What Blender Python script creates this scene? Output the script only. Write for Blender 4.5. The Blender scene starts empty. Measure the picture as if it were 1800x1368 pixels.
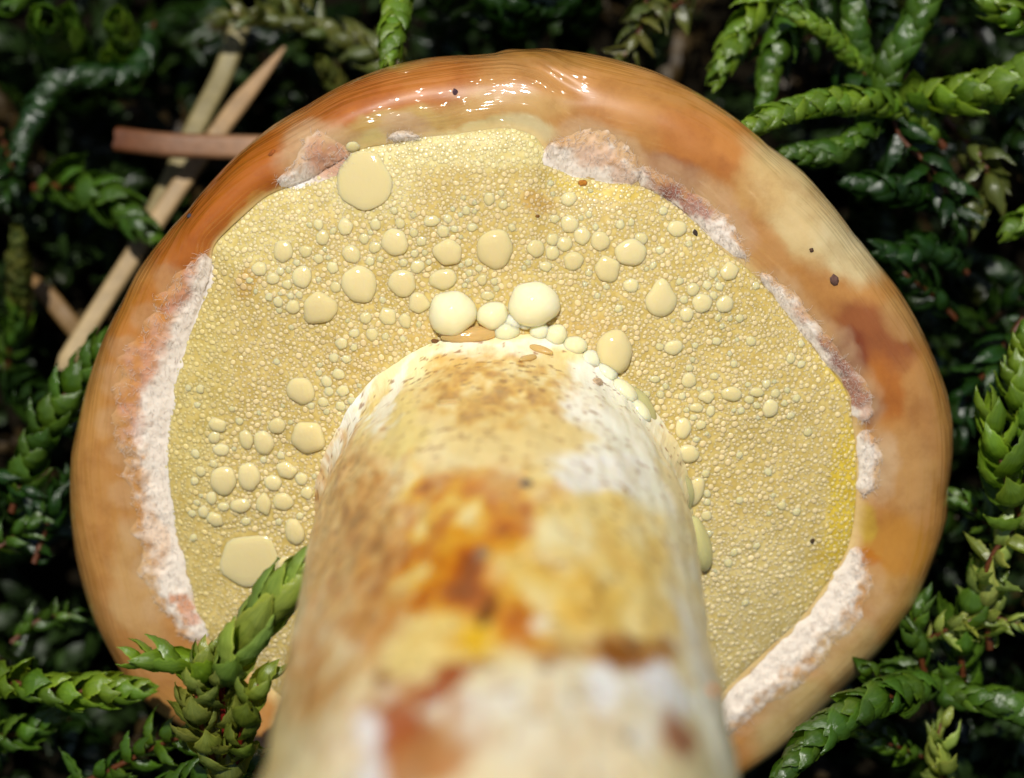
import bpy, math, random
import numpy as np
from mathutils import Vector, Matrix
from mathutils.bvhtree import BVHTree

# ------------------------------------------------------------------ camera, sky, sun, exposure
# "view frame": millimetres, x to the right, y up the picture, z towards the lens, origin at the cap.
# The place itself is that frame turned by TILT about x, so that the forest floor lies level.
TILT = math.radians(15.0)
DIST = 160.0            # lens to mushroom, mm
FPX = 4960.0            # focal length in photo pixels (photo is 1800 px wide)
FLOOR = 30.0            # the floor lies this far (mm) below the cap reference
CT, ST = math.cos(TILT), math.sin(TILT)

def W(v):
    """view frame (mm) -> world (m)"""
    v = np.asarray(v, float)
    x, y, z = v[..., 0], v[..., 1], v[..., 2]
    return np.stack([x, y * CT - z * ST, y * ST + z * CT + FLOOR], -1) * 0.001

def Wdir(v):
    v = np.asarray(v, float)
    x, y, z = v[..., 0], v[..., 1], v[..., 2]
    return np.stack([x, y * CT - z * ST, y * ST + z * CT], -1)

scene = bpy.context.scene
cam_data = bpy.data.cameras.new('camera')
cam = bpy.data.objects.new('camera', cam_data)
scene.collection.objects.link(cam)
cam.location = W((0, 0, DIST))
cam.rotation_euler = (TILT, 0, 0)
cam_data.sensor_width = 36.0
cam_data.lens = 36.0 * FPX / 1800.0
cam_data.clip_start = 0.005
cam_data.clip_end = 50.0
cam_data.dof.use_dof = True
cam_data.dof.focus_distance = 0.156
cam_data.dof.aperture_fstop = 29.0
scene.camera = cam

SUN_V = np.array((-0.07, 0.43, 0.90)); SUN_V = SUN_V / np.linalg.norm(SUN_V)
sd = Wdir(SUN_V)
SUN_EL = math.asin(sd[2]); SUN_AZ = math.atan2(sd[0], sd[1])
world = bpy.data.worlds.new('World'); scene.world = world
world.use_nodes = True
wn = world.node_tree
sky = wn.nodes.new('ShaderNodeTexSky')
sky.sky_type = 'NISHITA'; sky.sun_disc = False
sky.sun_elevation = SUN_EL; sky.sun_rotation = SUN_AZ
bg = wn.nodes['Background']
wn.links.new(sky.outputs[0], bg.inputs[0])
bg.inputs[1].default_value = 0.05
sun_data = bpy.data.lights.new('sun', 'SUN')
sun_data.energy = 4.2; sun_data.angle = math.radians(0.8); sun_data.color = (1.0, 0.965, 0.90)
sun = bpy.data.objects.new('sun', sun_data); scene.collection.objects.link(sun)
sun.rotation_euler = Vector(sd).to_track_quat('Z', 'Y').to_euler()
sun.location = (0, 0, 1)

scene.view_settings.view_transform = 'Standard'
scene.view_settings.look = 'None'
scene.view_settings.exposure = 0.12
scene.view_settings.gamma = 1.0
scene.view_settings.use_curve_mapping = False
scene.cycles.use_denoising = True
scene.cycles.max_bounces = 8

# ------------------------------------------------------------------ helpers
rng = np.random.default_rng(7)
rnd = random.Random(7)
COL = scene.collection

def lin(c):
    c = np.asarray(c, float) / 255.0
    return np.where(c <= 0.04045, c / 12.92, ((c + 0.055) / 1.055) ** 2.4)

def proj(v):
    v = np.asarray(v, float)
    d = DIST - v[..., 2]
    return np.stack([900 + FPX * v[..., 0] / d, 684 - FPX * v[..., 1] / d], -1)

def unproj(px, py, z):
    d = DIST - z
    return np.array(((px - 900) / FPX * d, (684 - py) / FPX * d, z))

def _hash(ix, iy, iz, seed):
    n = (ix * 374761393 + iy * 668265263 + iz * 2147483647 + seed * 1274126177) & 0xffffffff
    n = ((n ^ (n >> 13)) * 1274126177) & 0xffffffff
    n = ((n ^ (n >> 16)) * 2246822519) & 0xffffffff
    return ((n ^ (n >> 15)) & 0xffffff) / float(0xffffff)

def vnoise(p, seed=0):
    p = np.asarray(p, float)
    if p.shape[-1] == 2:
        p = np.concatenate([p, np.zeros(p.shape[:-1] + (1,))], -1)
    i = np.floor(p).astype(np.int64); f = p - i
    f = f * f * (3 - 2 * f)
    r = 0
    for dx in (0, 1):
        for dy in (0, 1):
            for dz in (0, 1):
                w = (f[..., 0] if dx else 1 - f[..., 0]) * (f[..., 1] if dy else 1 - f[..., 1]) * (f[..., 2] if dz else 1 - f[..., 2])
                r = r + w * _hash(i[..., 0] + dx, i[..., 1] + dy, i[..., 2] + dz, seed)
    return r * 2 - 1

def fbm(p, octaves=4, seed=0):
    p = np.asarray(p, float); a = 1.0; r = 0; s = 0
    for k in range(octaves):
        r = r + a * vnoise(p, seed + 17 * k); s += a; a *= 0.5; p = p * 2.03 + 5.1
    return r / s

def sstep(a, b, x):
    t = np.clip((x - a) / (b - a), 0, 1)
    return t * t * (3 - 2 * t)

def new_mesh(name, verts, faces, colors=None, uv=None, smooth=True):
    """verts (n,3) world metres, faces (m,k) of equal size"""
    verts = np.ascontiguousarray(verts, dtype=np.float32); faces = np.ascontiguousarray(faces, dtype=np.int32)
    me = bpy.data.meshes.new(name)
    nf, k = faces.shape
    me.vertices.add(len(verts)); me.vertices.foreach_set('co', verts.ravel())
    me.loops.add(nf * k); me.loops.foreach_set('vertex_index', faces.ravel())
    me.polygons.add(nf)
    me.polygons.foreach_set('loop_start', np.arange(0, nf * k, k, dtype=np.int32))
    me.polygons.foreach_set('loop_total', np.full(nf, k, dtype=np.int32))
    me.polygons.foreach_set('use_smooth', np.full(nf, bool(smooth)))
    if colors is not None:
        a = me.color_attributes.new('Col', 'FLOAT_COLOR', 'POINT')
        c = np.ones((len(verts), 4), np.float32); c[:, :3] = colors
        a.data.foreach_set('color', c.ravel())
    if uv is not None:
        l = me.uv_layers.new(name='UVMap')
        l.data.foreach_set('uv', np.asarray(uv, np.float32)[faces.ravel()].ravel())
    me.update(calc_edges=True)
    return me

def grid_faces(nu, nv, wrap_u=False):
    """vertex (i,j) -> i*nv+j"""
    iu = np.arange(nu if wrap_u else nu - 1); jv = np.arange(nv - 1)
    I, J = np.meshgrid(iu, jv, indexing='ij'); I2 = (I + 1) % nu
    return np.stack([I * nv + J, I2 * nv + J, I2 * nv + J + 1, I * nv + J + 1], -1).reshape(-1, 4)

def link(name, me, mat, parent=None):
    o = bpy.data.objects.new(name, me)
    COL.objects.link(o)
    if mat is not None and me is not None and not me.materials:
        me.materials.append(mat)
    if parent is not None:
        o.parent = parent
    return o

def tag(o, label=None, cat=None, group=None, kind=None):
    if label: o['label'] = label
    if cat: o['category'] = cat
    if group: o['group'] = group
    if kind: o['kind'] = kind
    return o

def empty(name, loc):
    o = bpy.data.objects.new(name, None)
    o.empty_display_size = 0.002
    COL.objects.link(o); o.location = loc
    return o

# ------------------------------------------------------------------ materials
def material(name):
    m = bpy.data.materials.new(name); m.use_nodes = True
    nt = m.node_tree
    return m, nt, nt.nodes['Principled BSDF']

def node(nt, kind, **kw):
    n = nt.nodes.new(kind)
    for k, v in kw.items():
        setattr(n, k, v)
    return n

def noise_tex(nt, vec, scale, detail=3.0, rough=0.5):
    n = node(nt, 'ShaderNodeTexNoise')
    n.inputs['Scale'].default_value = scale; n.inputs['Detail'].default_value = detail
    n.inputs['Roughness'].default_value = rough
    nt.links.new(vec, n.inputs['Vector'])
    return n

def ramp(nt, fac, stops):
    r = node(nt, 'ShaderNodeValToRGB')
    el = r.color_ramp.elements
    while len(el) < len(stops): el.new(0.5)
    for e, (p, c) in zip(el, stops):
        e.position = p; e.color = (*c, 1.0) if len(c) == 3 else c
    nt.links.new(fac, r.inputs[0])
    return r

def mix_rgb(nt, mode, fac, a, b):
    n = node(nt, 'ShaderNodeMix', data_type='RGBA', blend_type=mode)
    for sock, v in ((n.inputs[0], fac), (n.inputs[6], a), (n.inputs[7], b)):
        if hasattr(v, 'is_linked'): nt.links.new(v, sock)
        else: sock.default_value = v if not isinstance(v, tuple) else (*v, 1.0)
    return n.outputs[2]

def bump(nt, height, dist, strength=1.0, normal=None):
    b = node(nt, 'ShaderNodeBump')
    b.inputs['Strength'].default_value = strength; b.inputs['Distance'].default_value = dist
    nt.links.new(height, b.inputs['Height'])
    if normal is not None: nt.links.new(normal, b.inputs['Normal'])
    return b.outputs[0]

def sss(b, w, scale_mm, radius):
    b.inputs['Subsurface Weight'].default_value = w
    b.inputs['Subsurface Scale'].default_value = scale_mm * 0.001
    b.inputs['Subsurface Radius'].default_value = radius

def mapped(nt, out, scale):
    mp = node(nt, 'ShaderNodeMapping')
    mp.inputs['Scale'].default_value = scale
    nt.links.new(out, mp.inputs['Vector'])
    return mp.outputs[0]

def mat_cap():
    m, nt, b = material('slimy_cuticle')
    tc = node(nt, 'ShaderNodeTexCoord'); at = node(nt, 'ShaderNodeAttribute', attribute_name='Col')
    mott = noise_tex(nt, tc.outputs['Object'], 380, 6, 0.68)
    r = ramp(nt, mott.outputs[0], [(0.32, (0.78, 0.70, 0.60)), (0.52, (0.97, 0.96, 0.94)), (0.72, (1.06, 1.08, 1.12))])
    streak0 = noise_tex(nt, mapped(nt, tc.outputs['UV'], (0.22, 3.2, 1)), 1.0, 4, 0.6)
    r2 = ramp(nt, streak0.outputs[0], [(0.35, (0.90, 0.87, 0.84)), (0.65, (1, 1, 1))])
    c = mix_rgb(nt, 'MULTIPLY', 1.0, at.outputs['Color'], r.outputs[0])
    c = mix_rgb(nt, 'MULTIPLY', 0.12, c, r2.outputs[0])
    nt.links.new(c, b.inputs['Base Color'])
    b.inputs['Roughness'].default_value = 0.42
    b.inputs['Specular IOR Level'].default_value = 0.35
    sss(b, 0.3, 0.9, (1.0, 0.6, 0.3))
    b.inputs['Coat Weight'].default_value = 1.0
    b.inputs['Coat Roughness'].default_value = 0.06
    b.inputs['Coat IOR'].default_value = 1.5
    # slime: strands drawn out along the rim and a few blisters
    streak = noise_tex(nt, mapped(nt, tc.outputs['UV'], (0.14, 2.2, 1)), 1.0, 1, 0.5)
    lump = noise_tex(nt, tc.outputs['Object'], 240, 1, 0.5)
    n1 = bump(nt, lump.outputs[0], 0.0003, 0.6)
    fine = noise_tex(nt, mapped(nt, tc.outputs['UV'], (0.07, 1.5, 1)), 1.0, 2, 0.5)
    d0 = node(nt, 'ShaderNodeMath', operation='SUBTRACT'); nt.links.new(fine.outputs[0], d0.inputs[0]); d0.inputs[1].default_value = 0.5
    d1 = node(nt, 'ShaderNodeMath', operation='ABSOLUTE'); nt.links.new(d0.outputs[0], d1.inputs[0])
    rid = ramp(nt, d1.outputs[0], [(0.0, (1, 1, 1)), (0.20, (0, 0, 0))])
    gate = noise_tex(nt, tc.outputs['Object'], 190, 2, 0.5)
    gr = ramp(nt, gate.outputs[0], [(0.42, (0, 0, 0)), (0.55, (1, 1, 1))])
    rg = mix_rgb(nt, 'MULTIPLY', 1.0, rid.outputs[0], gr.outputs[0])
    lump2 = noise_tex(nt, mapped(nt, tc.outputs['UV'], (0.28, 0.75, 1)), 1.0, 1, 0.5)
    n2 = bump(nt, lump2.outputs[0], 0.0006, 0.7, n1)
    n2 = bump(nt, streak.outputs[0], 0.00016, 0.9, n2)
    n2 = bump(nt, rg, 0.00014, 1.0, n2)
    nt.links.new(n2, b.inputs['Coat Normal'])
    nt.links.new(n1, b.inputs['Normal'])
    return m

def mat_pores():
    m, nt, b = material('pore_surface')
    tc = node(nt, 'ShaderNodeTexCoord'); at = node(nt, 'ShaderNodeAttribute', attribute_name='Col')
    wob = noise_tex(nt, tc.outputs['Object'], 900, 2, 0.5)
    v = node(nt, 'ShaderNodeTexVoronoi', feature='SMOOTH_F1')
    v.inputs['Scale'].default_value = 3100; v.inputs['Smoothness'].default_value = 0.25
    nt.links.new(tc.outputs['Object'], v.inputs['Vector'])
    r = ramp(nt, v.outputs['Distance'], [(0.15, (1.05, 1.05, 1.04)), (0.38, (1.0, 0.98, 0.95)), (0.68, (0.88, 0.84, 0.70))])
    big = ramp(nt, wob.outputs[0], [(0.35, (0.92, 0.89, 0.80)), (0.65, (1.04, 1.03, 1.02))])
    c = mix_rgb(nt, 'MULTIPLY', 1.0, at.outputs['Color'], r.outputs[0])
    c = mix_rgb(nt, 'MULTIPLY', 1.0, c, big.outputs[0])
    nt.links.new(c, b.inputs['Base Color'])
    b.inputs['Roughness'].default_value = 0.45
    b.inputs['Specular IOR Level'].default_value = 0.25
    sss(b, 0.6, 0.6, (1.0, 0.8, 0.45))
    inv = node(nt, 'ShaderNodeMath', operation='SUBTRACT'); inv.inputs[0].default_value = 1.0
    nt.links.new(v.outputs['Distance'], inv.inputs[1])
    nt.links.new(bump(nt, inv.outputs[0], 0.00003, 0.5), b.inputs['Normal'])
    return m

def mat_drop(name, colr, w=0.55, scale=0.7, rough=0.09, trans=0.15):
    m, nt, b = material(name)
    tc = node(nt, 'ShaderNodeTexCoord'); oi = node(nt, 'ShaderNodeObjectInfo')
    tint = ramp(nt, oi.outputs['Random'], [(0.0, tuple(colr * np.array((0.96, 0.94, 0.90)))), (1.0, tuple(colr * np.array((1.05, 1.05, 1.08))))])
    nt.links.new(tint.outputs[0], b.inputs['Base Color'])
    b.inputs['Roughness'].default_value = rough
    b.inputs['Specular IOR Level'].default_value = 0.5
    b.inputs['Transmission Weight'].default_value = trans
    b.inputs['IOR'].default_value = 1.36
    sss(b, w, scale, (1.0, 0.8, 0.35))
    n = noise_tex(nt, tc.outputs['Object'], 4.5, 2, 0.5)
    nt.links.new(bump(nt, n.outputs[0], 0.00003, 0.6), b.inputs['Normal'])
    return m

def mat_bead():
    m, nt, b = material('tiny_beads')
    at = node(nt, 'ShaderNodeAttribute', attribute_name='Col')
    nt.links.new(at.outputs['Color'], b.inputs['Base Color'])
    b.inputs['Roughness'].default_value = 0.20
    b.inputs['Specular IOR Level'].default_value = 0.3
    sss(b, 0.7, 0.3, (1.0, 0.85, 0.6))
    return m

def mat_veil():
    m, nt, b = material('cottony_veil')
    tc = node(nt, 'ShaderNodeTexCoord'); at = node(nt, 'ShaderNodeAttribute', attribute_name='Col')
    n = noise_tex(nt, tc.outputs['Object'], 3200, 3, 0.6)
    r = ramp(nt, n.outputs[0], [(0.30, (0.86, 0.82, 0.79)), (0.50, (1.0, 1.0, 1.0))])
    c = mix_rgb(nt, 'MULTIPLY', 0.75, at.outputs['Color'], r.outputs[0])
    nt.links.new(c, b.inputs['Base Color'])
    b.inputs['Roughness'].default_value = 0.75
    b.inputs['Specular IOR Level'].default_value = 0.35
    b.inputs['Sheen Weight'].default_value = 0.25
    sss(b, 0.25, 0.4, (1.0, 0.75, 0.6))
    nt.links.new(bump(nt, n.outputs[0], 0.00002, 0.35), b.inputs['Normal'])
    return m

def mat_stem():
    m, nt, b = material('stem_flesh')
    tc = node(nt, 'ShaderNodeTexCoord'); at = node(nt, 'ShaderNodeAttribute', attribute_name='Col')
    n = noise_tex(nt, mapped(nt, tc.outputs['UV'], (1.0, 0.28, 1)), 1.4, 5, 0.65)
    r = ramp(nt, n.outputs[0], [(0.30, (0.90, 0.86, 0.78)), (0.54, (1.03, 1.03, 1.03))])
    c = mix_rgb(nt, 'MULTIPLY', 0.85, at.outputs['Color'], r.outputs[0])
    nt.links.new(c, b.inputs['Base Color'])
    b.inputs['Roughness'].default_value = 0.38
    sss(b, 0.3, 1.0, (1.0, 0.6, 0.3))
    n2 = noise_tex(nt, tc.outputs['Object'], 1500, 4, 0.65)
    n3 = noise_tex(nt, mapped(nt, tc.outputs['UV'], (1.0, 0.16, 1)), 1.1, 3, 0.6)
    k = bump(nt, n3.outputs[0], 0.00022, 0.6)
    nt.links.new(bump(nt, n2.outputs[0], 0.00005, 0.6, k), b.inputs['Normal'])
    b.inputs['Coat Weight'].default_value = 0.25; b.inputs['Coat Roughness'].default_value = 0.15
    return m

def mat_leaf():
    m, nt, b = material('moss_leaf')
    tc = node(nt, 'ShaderNodeTexCoord'); oi = node(nt, 'ShaderNodeObjectInfo')
    v = ramp(nt, oi.outputs['Random'], [(0.0, (0.72, 0.78, 0.70)), (0.5, (1.0, 1.0, 1.0)), (1.0, (1.25, 1.18, 1.05))])
    c = mix_rgb(nt, 'MULTIPLY', 1.0, oi.outputs['Color'], v.outputs[0])
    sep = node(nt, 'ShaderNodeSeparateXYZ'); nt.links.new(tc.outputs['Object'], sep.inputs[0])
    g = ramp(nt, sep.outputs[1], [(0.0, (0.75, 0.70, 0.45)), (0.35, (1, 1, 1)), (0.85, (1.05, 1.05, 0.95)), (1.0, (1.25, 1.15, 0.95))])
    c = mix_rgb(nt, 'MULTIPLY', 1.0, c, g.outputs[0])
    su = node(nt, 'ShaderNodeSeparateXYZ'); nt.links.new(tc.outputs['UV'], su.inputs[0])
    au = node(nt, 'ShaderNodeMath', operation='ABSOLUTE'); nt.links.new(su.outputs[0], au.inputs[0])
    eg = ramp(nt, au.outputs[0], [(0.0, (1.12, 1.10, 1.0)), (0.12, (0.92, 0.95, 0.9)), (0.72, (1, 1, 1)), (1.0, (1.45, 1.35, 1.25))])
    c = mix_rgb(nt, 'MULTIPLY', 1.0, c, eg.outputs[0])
    nz = noise_tex(nt, mapped(nt, tc.outputs['UV'], (9, 1.8, 6)), 1.0, 4, 0.7)
    st = ramp(nt, nz.outputs[0], [(0.3, (0.55, 0.64, 0.5)), (0.7, (1.15, 1.1, 1.05))])
    c = mix_rgb(nt, 'MULTIPLY', 1.0, c, st.outputs[0])
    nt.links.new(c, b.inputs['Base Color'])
    b.inputs['Roughness'].default_value = 0.26
    b.inputs['Specular IOR Level'].default_value = 0.9
    nt.links.new(bump(nt, nz.outputs[0], 0.00007, 0.6), b.inputs['Normal'])
    tr = node(nt, 'ShaderNodeBsdfTranslucent')
    tcol = mix_rgb(nt, 'MULTIPLY', 1.0, c, (1.35, 1.4, 0.5))
    nt.links.new(tcol, tr.inputs[0])
    mx = node(nt, 'ShaderNodeMixShader'); mx.inputs[0].default_value = 0.38
    nt.links.new(b.outputs[0], mx.inputs[1]); nt.links.new(tr.outputs[0], mx.inputs[2])
    nt.links.new(mx.outputs[0], nt.nodes['Material Output'].inputs[0])
    return m

def mat_attr(name, rough=0.5, noise_scale=1500, lo=0.7, spec=0.4, bump_d=0.0001):
    m, nt, b = material(name)
    tc = node(nt, 'ShaderNodeTexCoord'); at = node(nt, 'ShaderNodeAttribute', attribute_name='Col')
    n = noise_tex(nt, tc.outputs['Object'], noise_scale, 4, 0.6)
    r = ramp(nt, n.outputs[0], [(0.3, (lo, lo, lo)), (0.7, (1.1, 1.1, 1.1))])
    nt.links.new(mix_rgb(nt, 'MULTIPLY', 1.0, at.outputs['Color'], r.outputs[0]), b.inputs['Base Color'])
    b.inputs['Roughness'].default_value = rough; b.inputs['Specular IOR Level'].default_value = spec
    nt.links.new(bump(nt, n.outputs[0], bump_d, 0.7), b.inputs['Normal'])
    return m

def mat_soil():
    m, nt, b = material('humus_shade_dark')
    tc = node(nt, 'ShaderNodeTexCoord')
    n = noise_tex(nt, tc.outputs['Object'], 500, 6, 0.7)
    r = ramp(nt, n.outputs[0], [(0.3, (0.002, 0.0018, 0.001)), (0.7, (0.012, 0.009, 0.005))])  # near-black soil colour stands in for shade in the gaps
    nt.links.new(r.outputs[0], b.inputs['Base Color'])
    b.inputs['Roughness'].default_value = 1.0; b.inputs['Specular IOR Level'].default_value = 0.05
    nt.links.new(bump(nt, n.outputs[0], 0.001, 1.0), b.inputs['Normal'])
    return m

M_CAP, M_PORE, M_VEIL, M_STEM, M_LEAF, M_BEAD = mat_cap(), mat_pores(), mat_veil(), mat_stem(), mat_leaf(), mat_bead()
M_SOIL = mat_soil()
M_DROP = mat_drop('milky_latex', lin((221, 206, 154)), 0.85, 0.6, 0.08, 0.12)
M_DROP_PALE = mat_drop('pale_latex', lin((232, 226, 186)), 0.9, 1.0, 0.07, 0.08)
M_DROP_GREEN = mat_drop('greenish_latex', lin((214, 208, 146)), 0.6, 1.2, 0.04, 0.3)
M_GRAIN = mat_attr('soil_grain', 0.6, 2500, 0.6)
M_NEEDLE = mat_attr('dry_needle', 0.55, 900, 0.7)
M_MOSS_STEM = mat_attr('moss_stem', 0.45, 2000, 0.7)
M_CARPET = mat_attr('old_moss_shade_dark', 0.5, 1500, 0.6, 0.25)
M_FIBRE = mat_attr('veil_fibre', 0.6, 2000, 0.9)

# ------------------------------------------------------------------ ground
g = 161
ax = np.sign(np.linspace(-1, 1, g)) * np.abs(np.linspace(-1, 1, g)) ** 3 * 3.0
X, Y = np.meshgrid(ax, ax, indexing='ij')
Z = 0.004 * fbm(np.stack([X, Y], -1) * 90, 4, 3) + 0.02 * fbm(np.stack([X, Y], -1) * 4, 3, 5) * np.clip(np.hypot(X, Y) / 0.3, 0, 1)
ground = link('ground', new_mesh('ground', np.stack([X, Y, Z - 0.002], -1).reshape(-1, 3), grid_faces(g, g)), M_SOIL)
tag(ground, 'dark humus under the moss, blackened further for shade', 'ground', kind='structure')

# ------------------------------------------------------------------ mushroom frame
EX = np.array((1.0, 0, 0)); EW = np.array((0, -0.304, 0.9527)); EV = np.array((0, 0.9527, 0.304))
OM = np.array((0.0, -3.4, 0.0))

def L2V(x, v, w):
    return OM + np.multiply.outer(x, EX) + np.multiply.outer(v, EV) + np.multiply.outer(w, EW)

def px_to_local(px, py, w):
    d = np.array(((px - 900) / FPX, (684 - py) / FPX, -1.0)); o = np.array((0, 0, DIST)) - OM
    t = (w - o @ EW) / (d @ EW)
    p = o + t * d
    return p @ EX, p @ EV

OUTER = [(960,85),(1040,95),(1150,125),(1230,165),(1300,212),(1350,255),(1410,300),(1450,345),(1500,410),(1540,460),(1580,510),(1610,560),(1640,625),(1665,690),(1675,740),(1675,800),(1667,860),(1665,910),(1650,960),(1635,1000),(1610,1060),(1575,1110),(1530,1165),(1480,1215),(1420,1275),(1370,1320),(1320,1355),(1270,1385),(1150,1440),(1000,1475),(850,1475),(650,1440),(500,1390),(400,1335),(325,1282),(275,1250),(230,1210),(195,1150),(165,1090),(145,1030),(130,960),(123,880),(125,800),(140,730),(155,670),(180,600),(215,530),(240,480),(285,420),(330,370),(380,310),(430,260),(480,220),(540,185),(600,150),(680,118),(750,102),(830,97),(870,95),(910,88)]
INNER = [(960,262),(958,285),(1000,310),(1060,322),(1130,330),(1180,355),(1230,400),(1270,445),(1330,490),(1370,540),(1410,590),(1450,640),(1490,690),(1497,740),(1505,800),(1505,870),(1500,930),(1490,970),(1460,1020),(1420,1075),(1370,1125),(1310,1180),(1265,1225),(1180,1285),(1050,1330),(850,1340),(650,1300),(500,1230),(440,1180),(380,1140),(345,1080),(330,1010),(320,960),(300,880),(293,820),(300,740),(310,660),(330,600),(350,540),(372,480),(372,435),(420,388),(470,345),(540,320),(600,282),(640,262),(720,252),(790,243),(880,228),(935,238)]
NPHI = 720
PHI = np.linspace(-np.pi / 2, 1.5 * np.pi, NPHI, endpoint=False)

def polar(points, w):
    xv = np.array([px_to_local(px, py, w) for px, py in points])
    a = np.arctan2(xv[:, 1], xv[:, 0]); r = np.hypot(xv[:, 0], xv[:, 1])
    o = np.argsort(a); a, r = a[o], r[o]
    a = np.concatenate([a - 2 * np.pi, a, a + 2 * np.pi]); r = np.tile(r, 3)
    q = np.interp(PHI, a, r, period=None) if False else np.interp(((PHI + np.pi) % (2 * np.pi)) - np.pi, a, r)
    k = np.exp(-0.5 * (np.arange(-8, 9) / 2.2) ** 2); k /= k.sum()
    return np.convolve(np.concatenate([q[-8:], q, q[:8]]), k, 'valid')

RI = polar(INNER, -0.2)
RO = polar(OUTER, -3.5)
PXO = np.array(OUTER, float) - np.array((900, 790))
ao = np.arctan2(-PXO[:, 1], PXO[:, 0]); ro = np.hypot(PXO[:, 0], PXO[:, 1]); so = np.argsort(ao)
ao = np.concatenate([ao[so] - 2 * np.pi, ao[so], ao[so] + 2 * np.pi]); ro = np.tile(ro[so], 3)
NA, NB = 64, 40
CP, SP = np.cos(PHI), np.sin(PHI)

def cap_surface(RO):
    al = np.linspace(np.pi, 0, NA); be = np.linspace(0, np.pi / 2, NB)[1:]
    mid = (RI + RO) / 2; a = (RO - RI) / 2
    ca, sa = np.cos(al), np.sin(al)
    r1 = mid[:, None] + a[:, None] * np.sign(ca) * np.abs(ca) ** 0.92
    s = (1 + ca) / 2
    lump = fbm(np.stack([np.multiply.outer(CP, np.ones(NA)) * 2.6, np.multiply.outer(SP, np.ones(NA)) * 2.6, np.multiply.outer(np.ones(NPHI), s) * 1.6], -1), 3, 11)
    w1 = -0.45 + s * (-3.05) + sa ** 1.1 * (0.5 + 2.5 * s) * (1 + 0.12 * np.sin(PHI * 3 + 1)[:, None]) + lump * 0.6 * sa * s
    r2 = RO[:, None] * np.cos(be) ** 0.85
    w2 = np.broadcast_to(-3.5 - 13.0 * np.sin(be), r2.shape)
    r = np.concatenate([r1, r2], 1); w = np.concatenate([w1, w2], 1)
    return L2V(r * CP[:, None], r * SP[:, None], w), r, w

for it in range(4):
    P, r_, w_ = cap_surface(RO)
    q = proj(P) - np.array((900, 790))
    rad = np.hypot(q[..., 0], q[..., 1]); j = rad.argmax(1)
    ii = np.arange(NPHI)
    ang = np.arctan2(-q[ii, j, 1], q[ii, j, 0])
    RO = RO * (1 + 0.9 * (np.interp(ang, ao, ro) / rad[ii, j] - 1))
# a shallow pinch in the upper rim, where the outline steps
P, r_, w_ = cap_surface(RO)
NV = P.shape[1]
pq = proj(P)
crease = np.exp(-(((pq[..., 0] - 905) - (pq[..., 1] - 100) * 1.6) / 26) ** 2) * sstep(190, 110, pq[..., 1])
P = P - crease[..., None] * 0.7 * EW
CAPV = P.reshape(-1, 3)
capF = grid_faces(NPHI, NV, True)
arc = np.concatenate([np.zeros((NPHI, 1)), np.cumsum(np.linalg.norm(np.diff(P, axis=1), axis=2), 1)], 1)
capUV = np.stack([np.broadcast_to((PHI * 24)[:, None], arc.shape), arc], -1).reshape(-1, 2)

# pore layer: from under the rim to inside the stem
NR = 150
rho = np.linspace(1.05, 0.10, NR)
def pore_w(rho):
    return -0.42 + 2.4 * np.clip(1 - rho ** 2, 0, 1) ** 0.70 + np.where(rho > 1, -(rho - 1) * 10, 0)
PR = RI[:, None] * rho[None, :]
PWx = pore_w(rho)[None, :] + 0.22 * fbm(np.stack([PR * CP[:, None] * 0.22, PR * SP[:, None] * 0.22], -1), 3, 21)
PV = L2V(PR * CP[:, None], PR * SP[:, None], PWx)
PORV = PV.reshape(-1, 3); porF = grid_faces(NPHI, NR, True)

# stem: axis along EW from the middle of the pore layer
sx, sv = px_to_local(886, 905, 2.2)
ST_T = np.concatenate([np.linspace(-1.2, 52, 430), np.linspace(52, 72, 24)[1:]])
NS = 520
SA = np.linspace(0, 2 * np.pi, NS, endpoint=False)
def stem_radius(t):
    r = 10.3 + 0.15 * sstep(0, 25, t) + 0.7 * np.exp(-np.clip(t, 0, None) / 1.2) - 0.3 * np.exp(-((t - 3.5) / 3.0) ** 2)
    return r * np.where(t > 62, np.sqrt(np.clip(1 - ((t - 62) / 10.4) ** 2, 0.002, 1)), 1)
A2, T2 = np.meshgrid(SA, ST_T, indexing='ij')
wob = fbm(np.stack([np.cos(A2) * 1.6, np.sin(A2) * 1.6, T2 * 0.09], -1), 4, 31) * 0.55
rib = fbm(np.stack([np.cos(A2) * 9, np.sin(A2) * 9, T2 * 0.16], -1), 3, 33) * 0.16
SR = stem_radius(T2) + wob + rib
STV = L2V(sx + SR * np.cos(A2), sv + SR * np.sin(A2), 1.0 + T2)
STEMV = STV.reshape(-1, 3); stF = grid_faces(NS, len(ST_T), True)

BV_CAP = BVHTree.FromPolygons([Vector(v) for v in CAPV], capF.tolist())
BV_POR = BVHTree.FromPolygons([Vector(v) for v in PORV], porF.tolist())
st_step = STV[::4, ::4]
BV_STEM = BVHTree.FromPolygons([Vector(v) for v in st_step.reshape(-1, 3)], grid_faces(st_step.shape[0], st_step.shape[1], True).tolist())
EYE = Vector((0, 0, DIST))

def hit(px, py, trees=(BV_CAP, BV_POR, BV_STEM)):
    d = Vector(((px - 900) / FPX, (684 - py) / FPX, -1.0)).normalized()
    best = None
    for t in trees:
        loc, nor, i, dist = t.ray_cast(EYE, d)
        if loc is not None and (best is None or dist < best[2]):
            if nor.dot(d) > 0: nor = -nor
            best = (np.array(loc), np.array(nor), dist)
    return best

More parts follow.
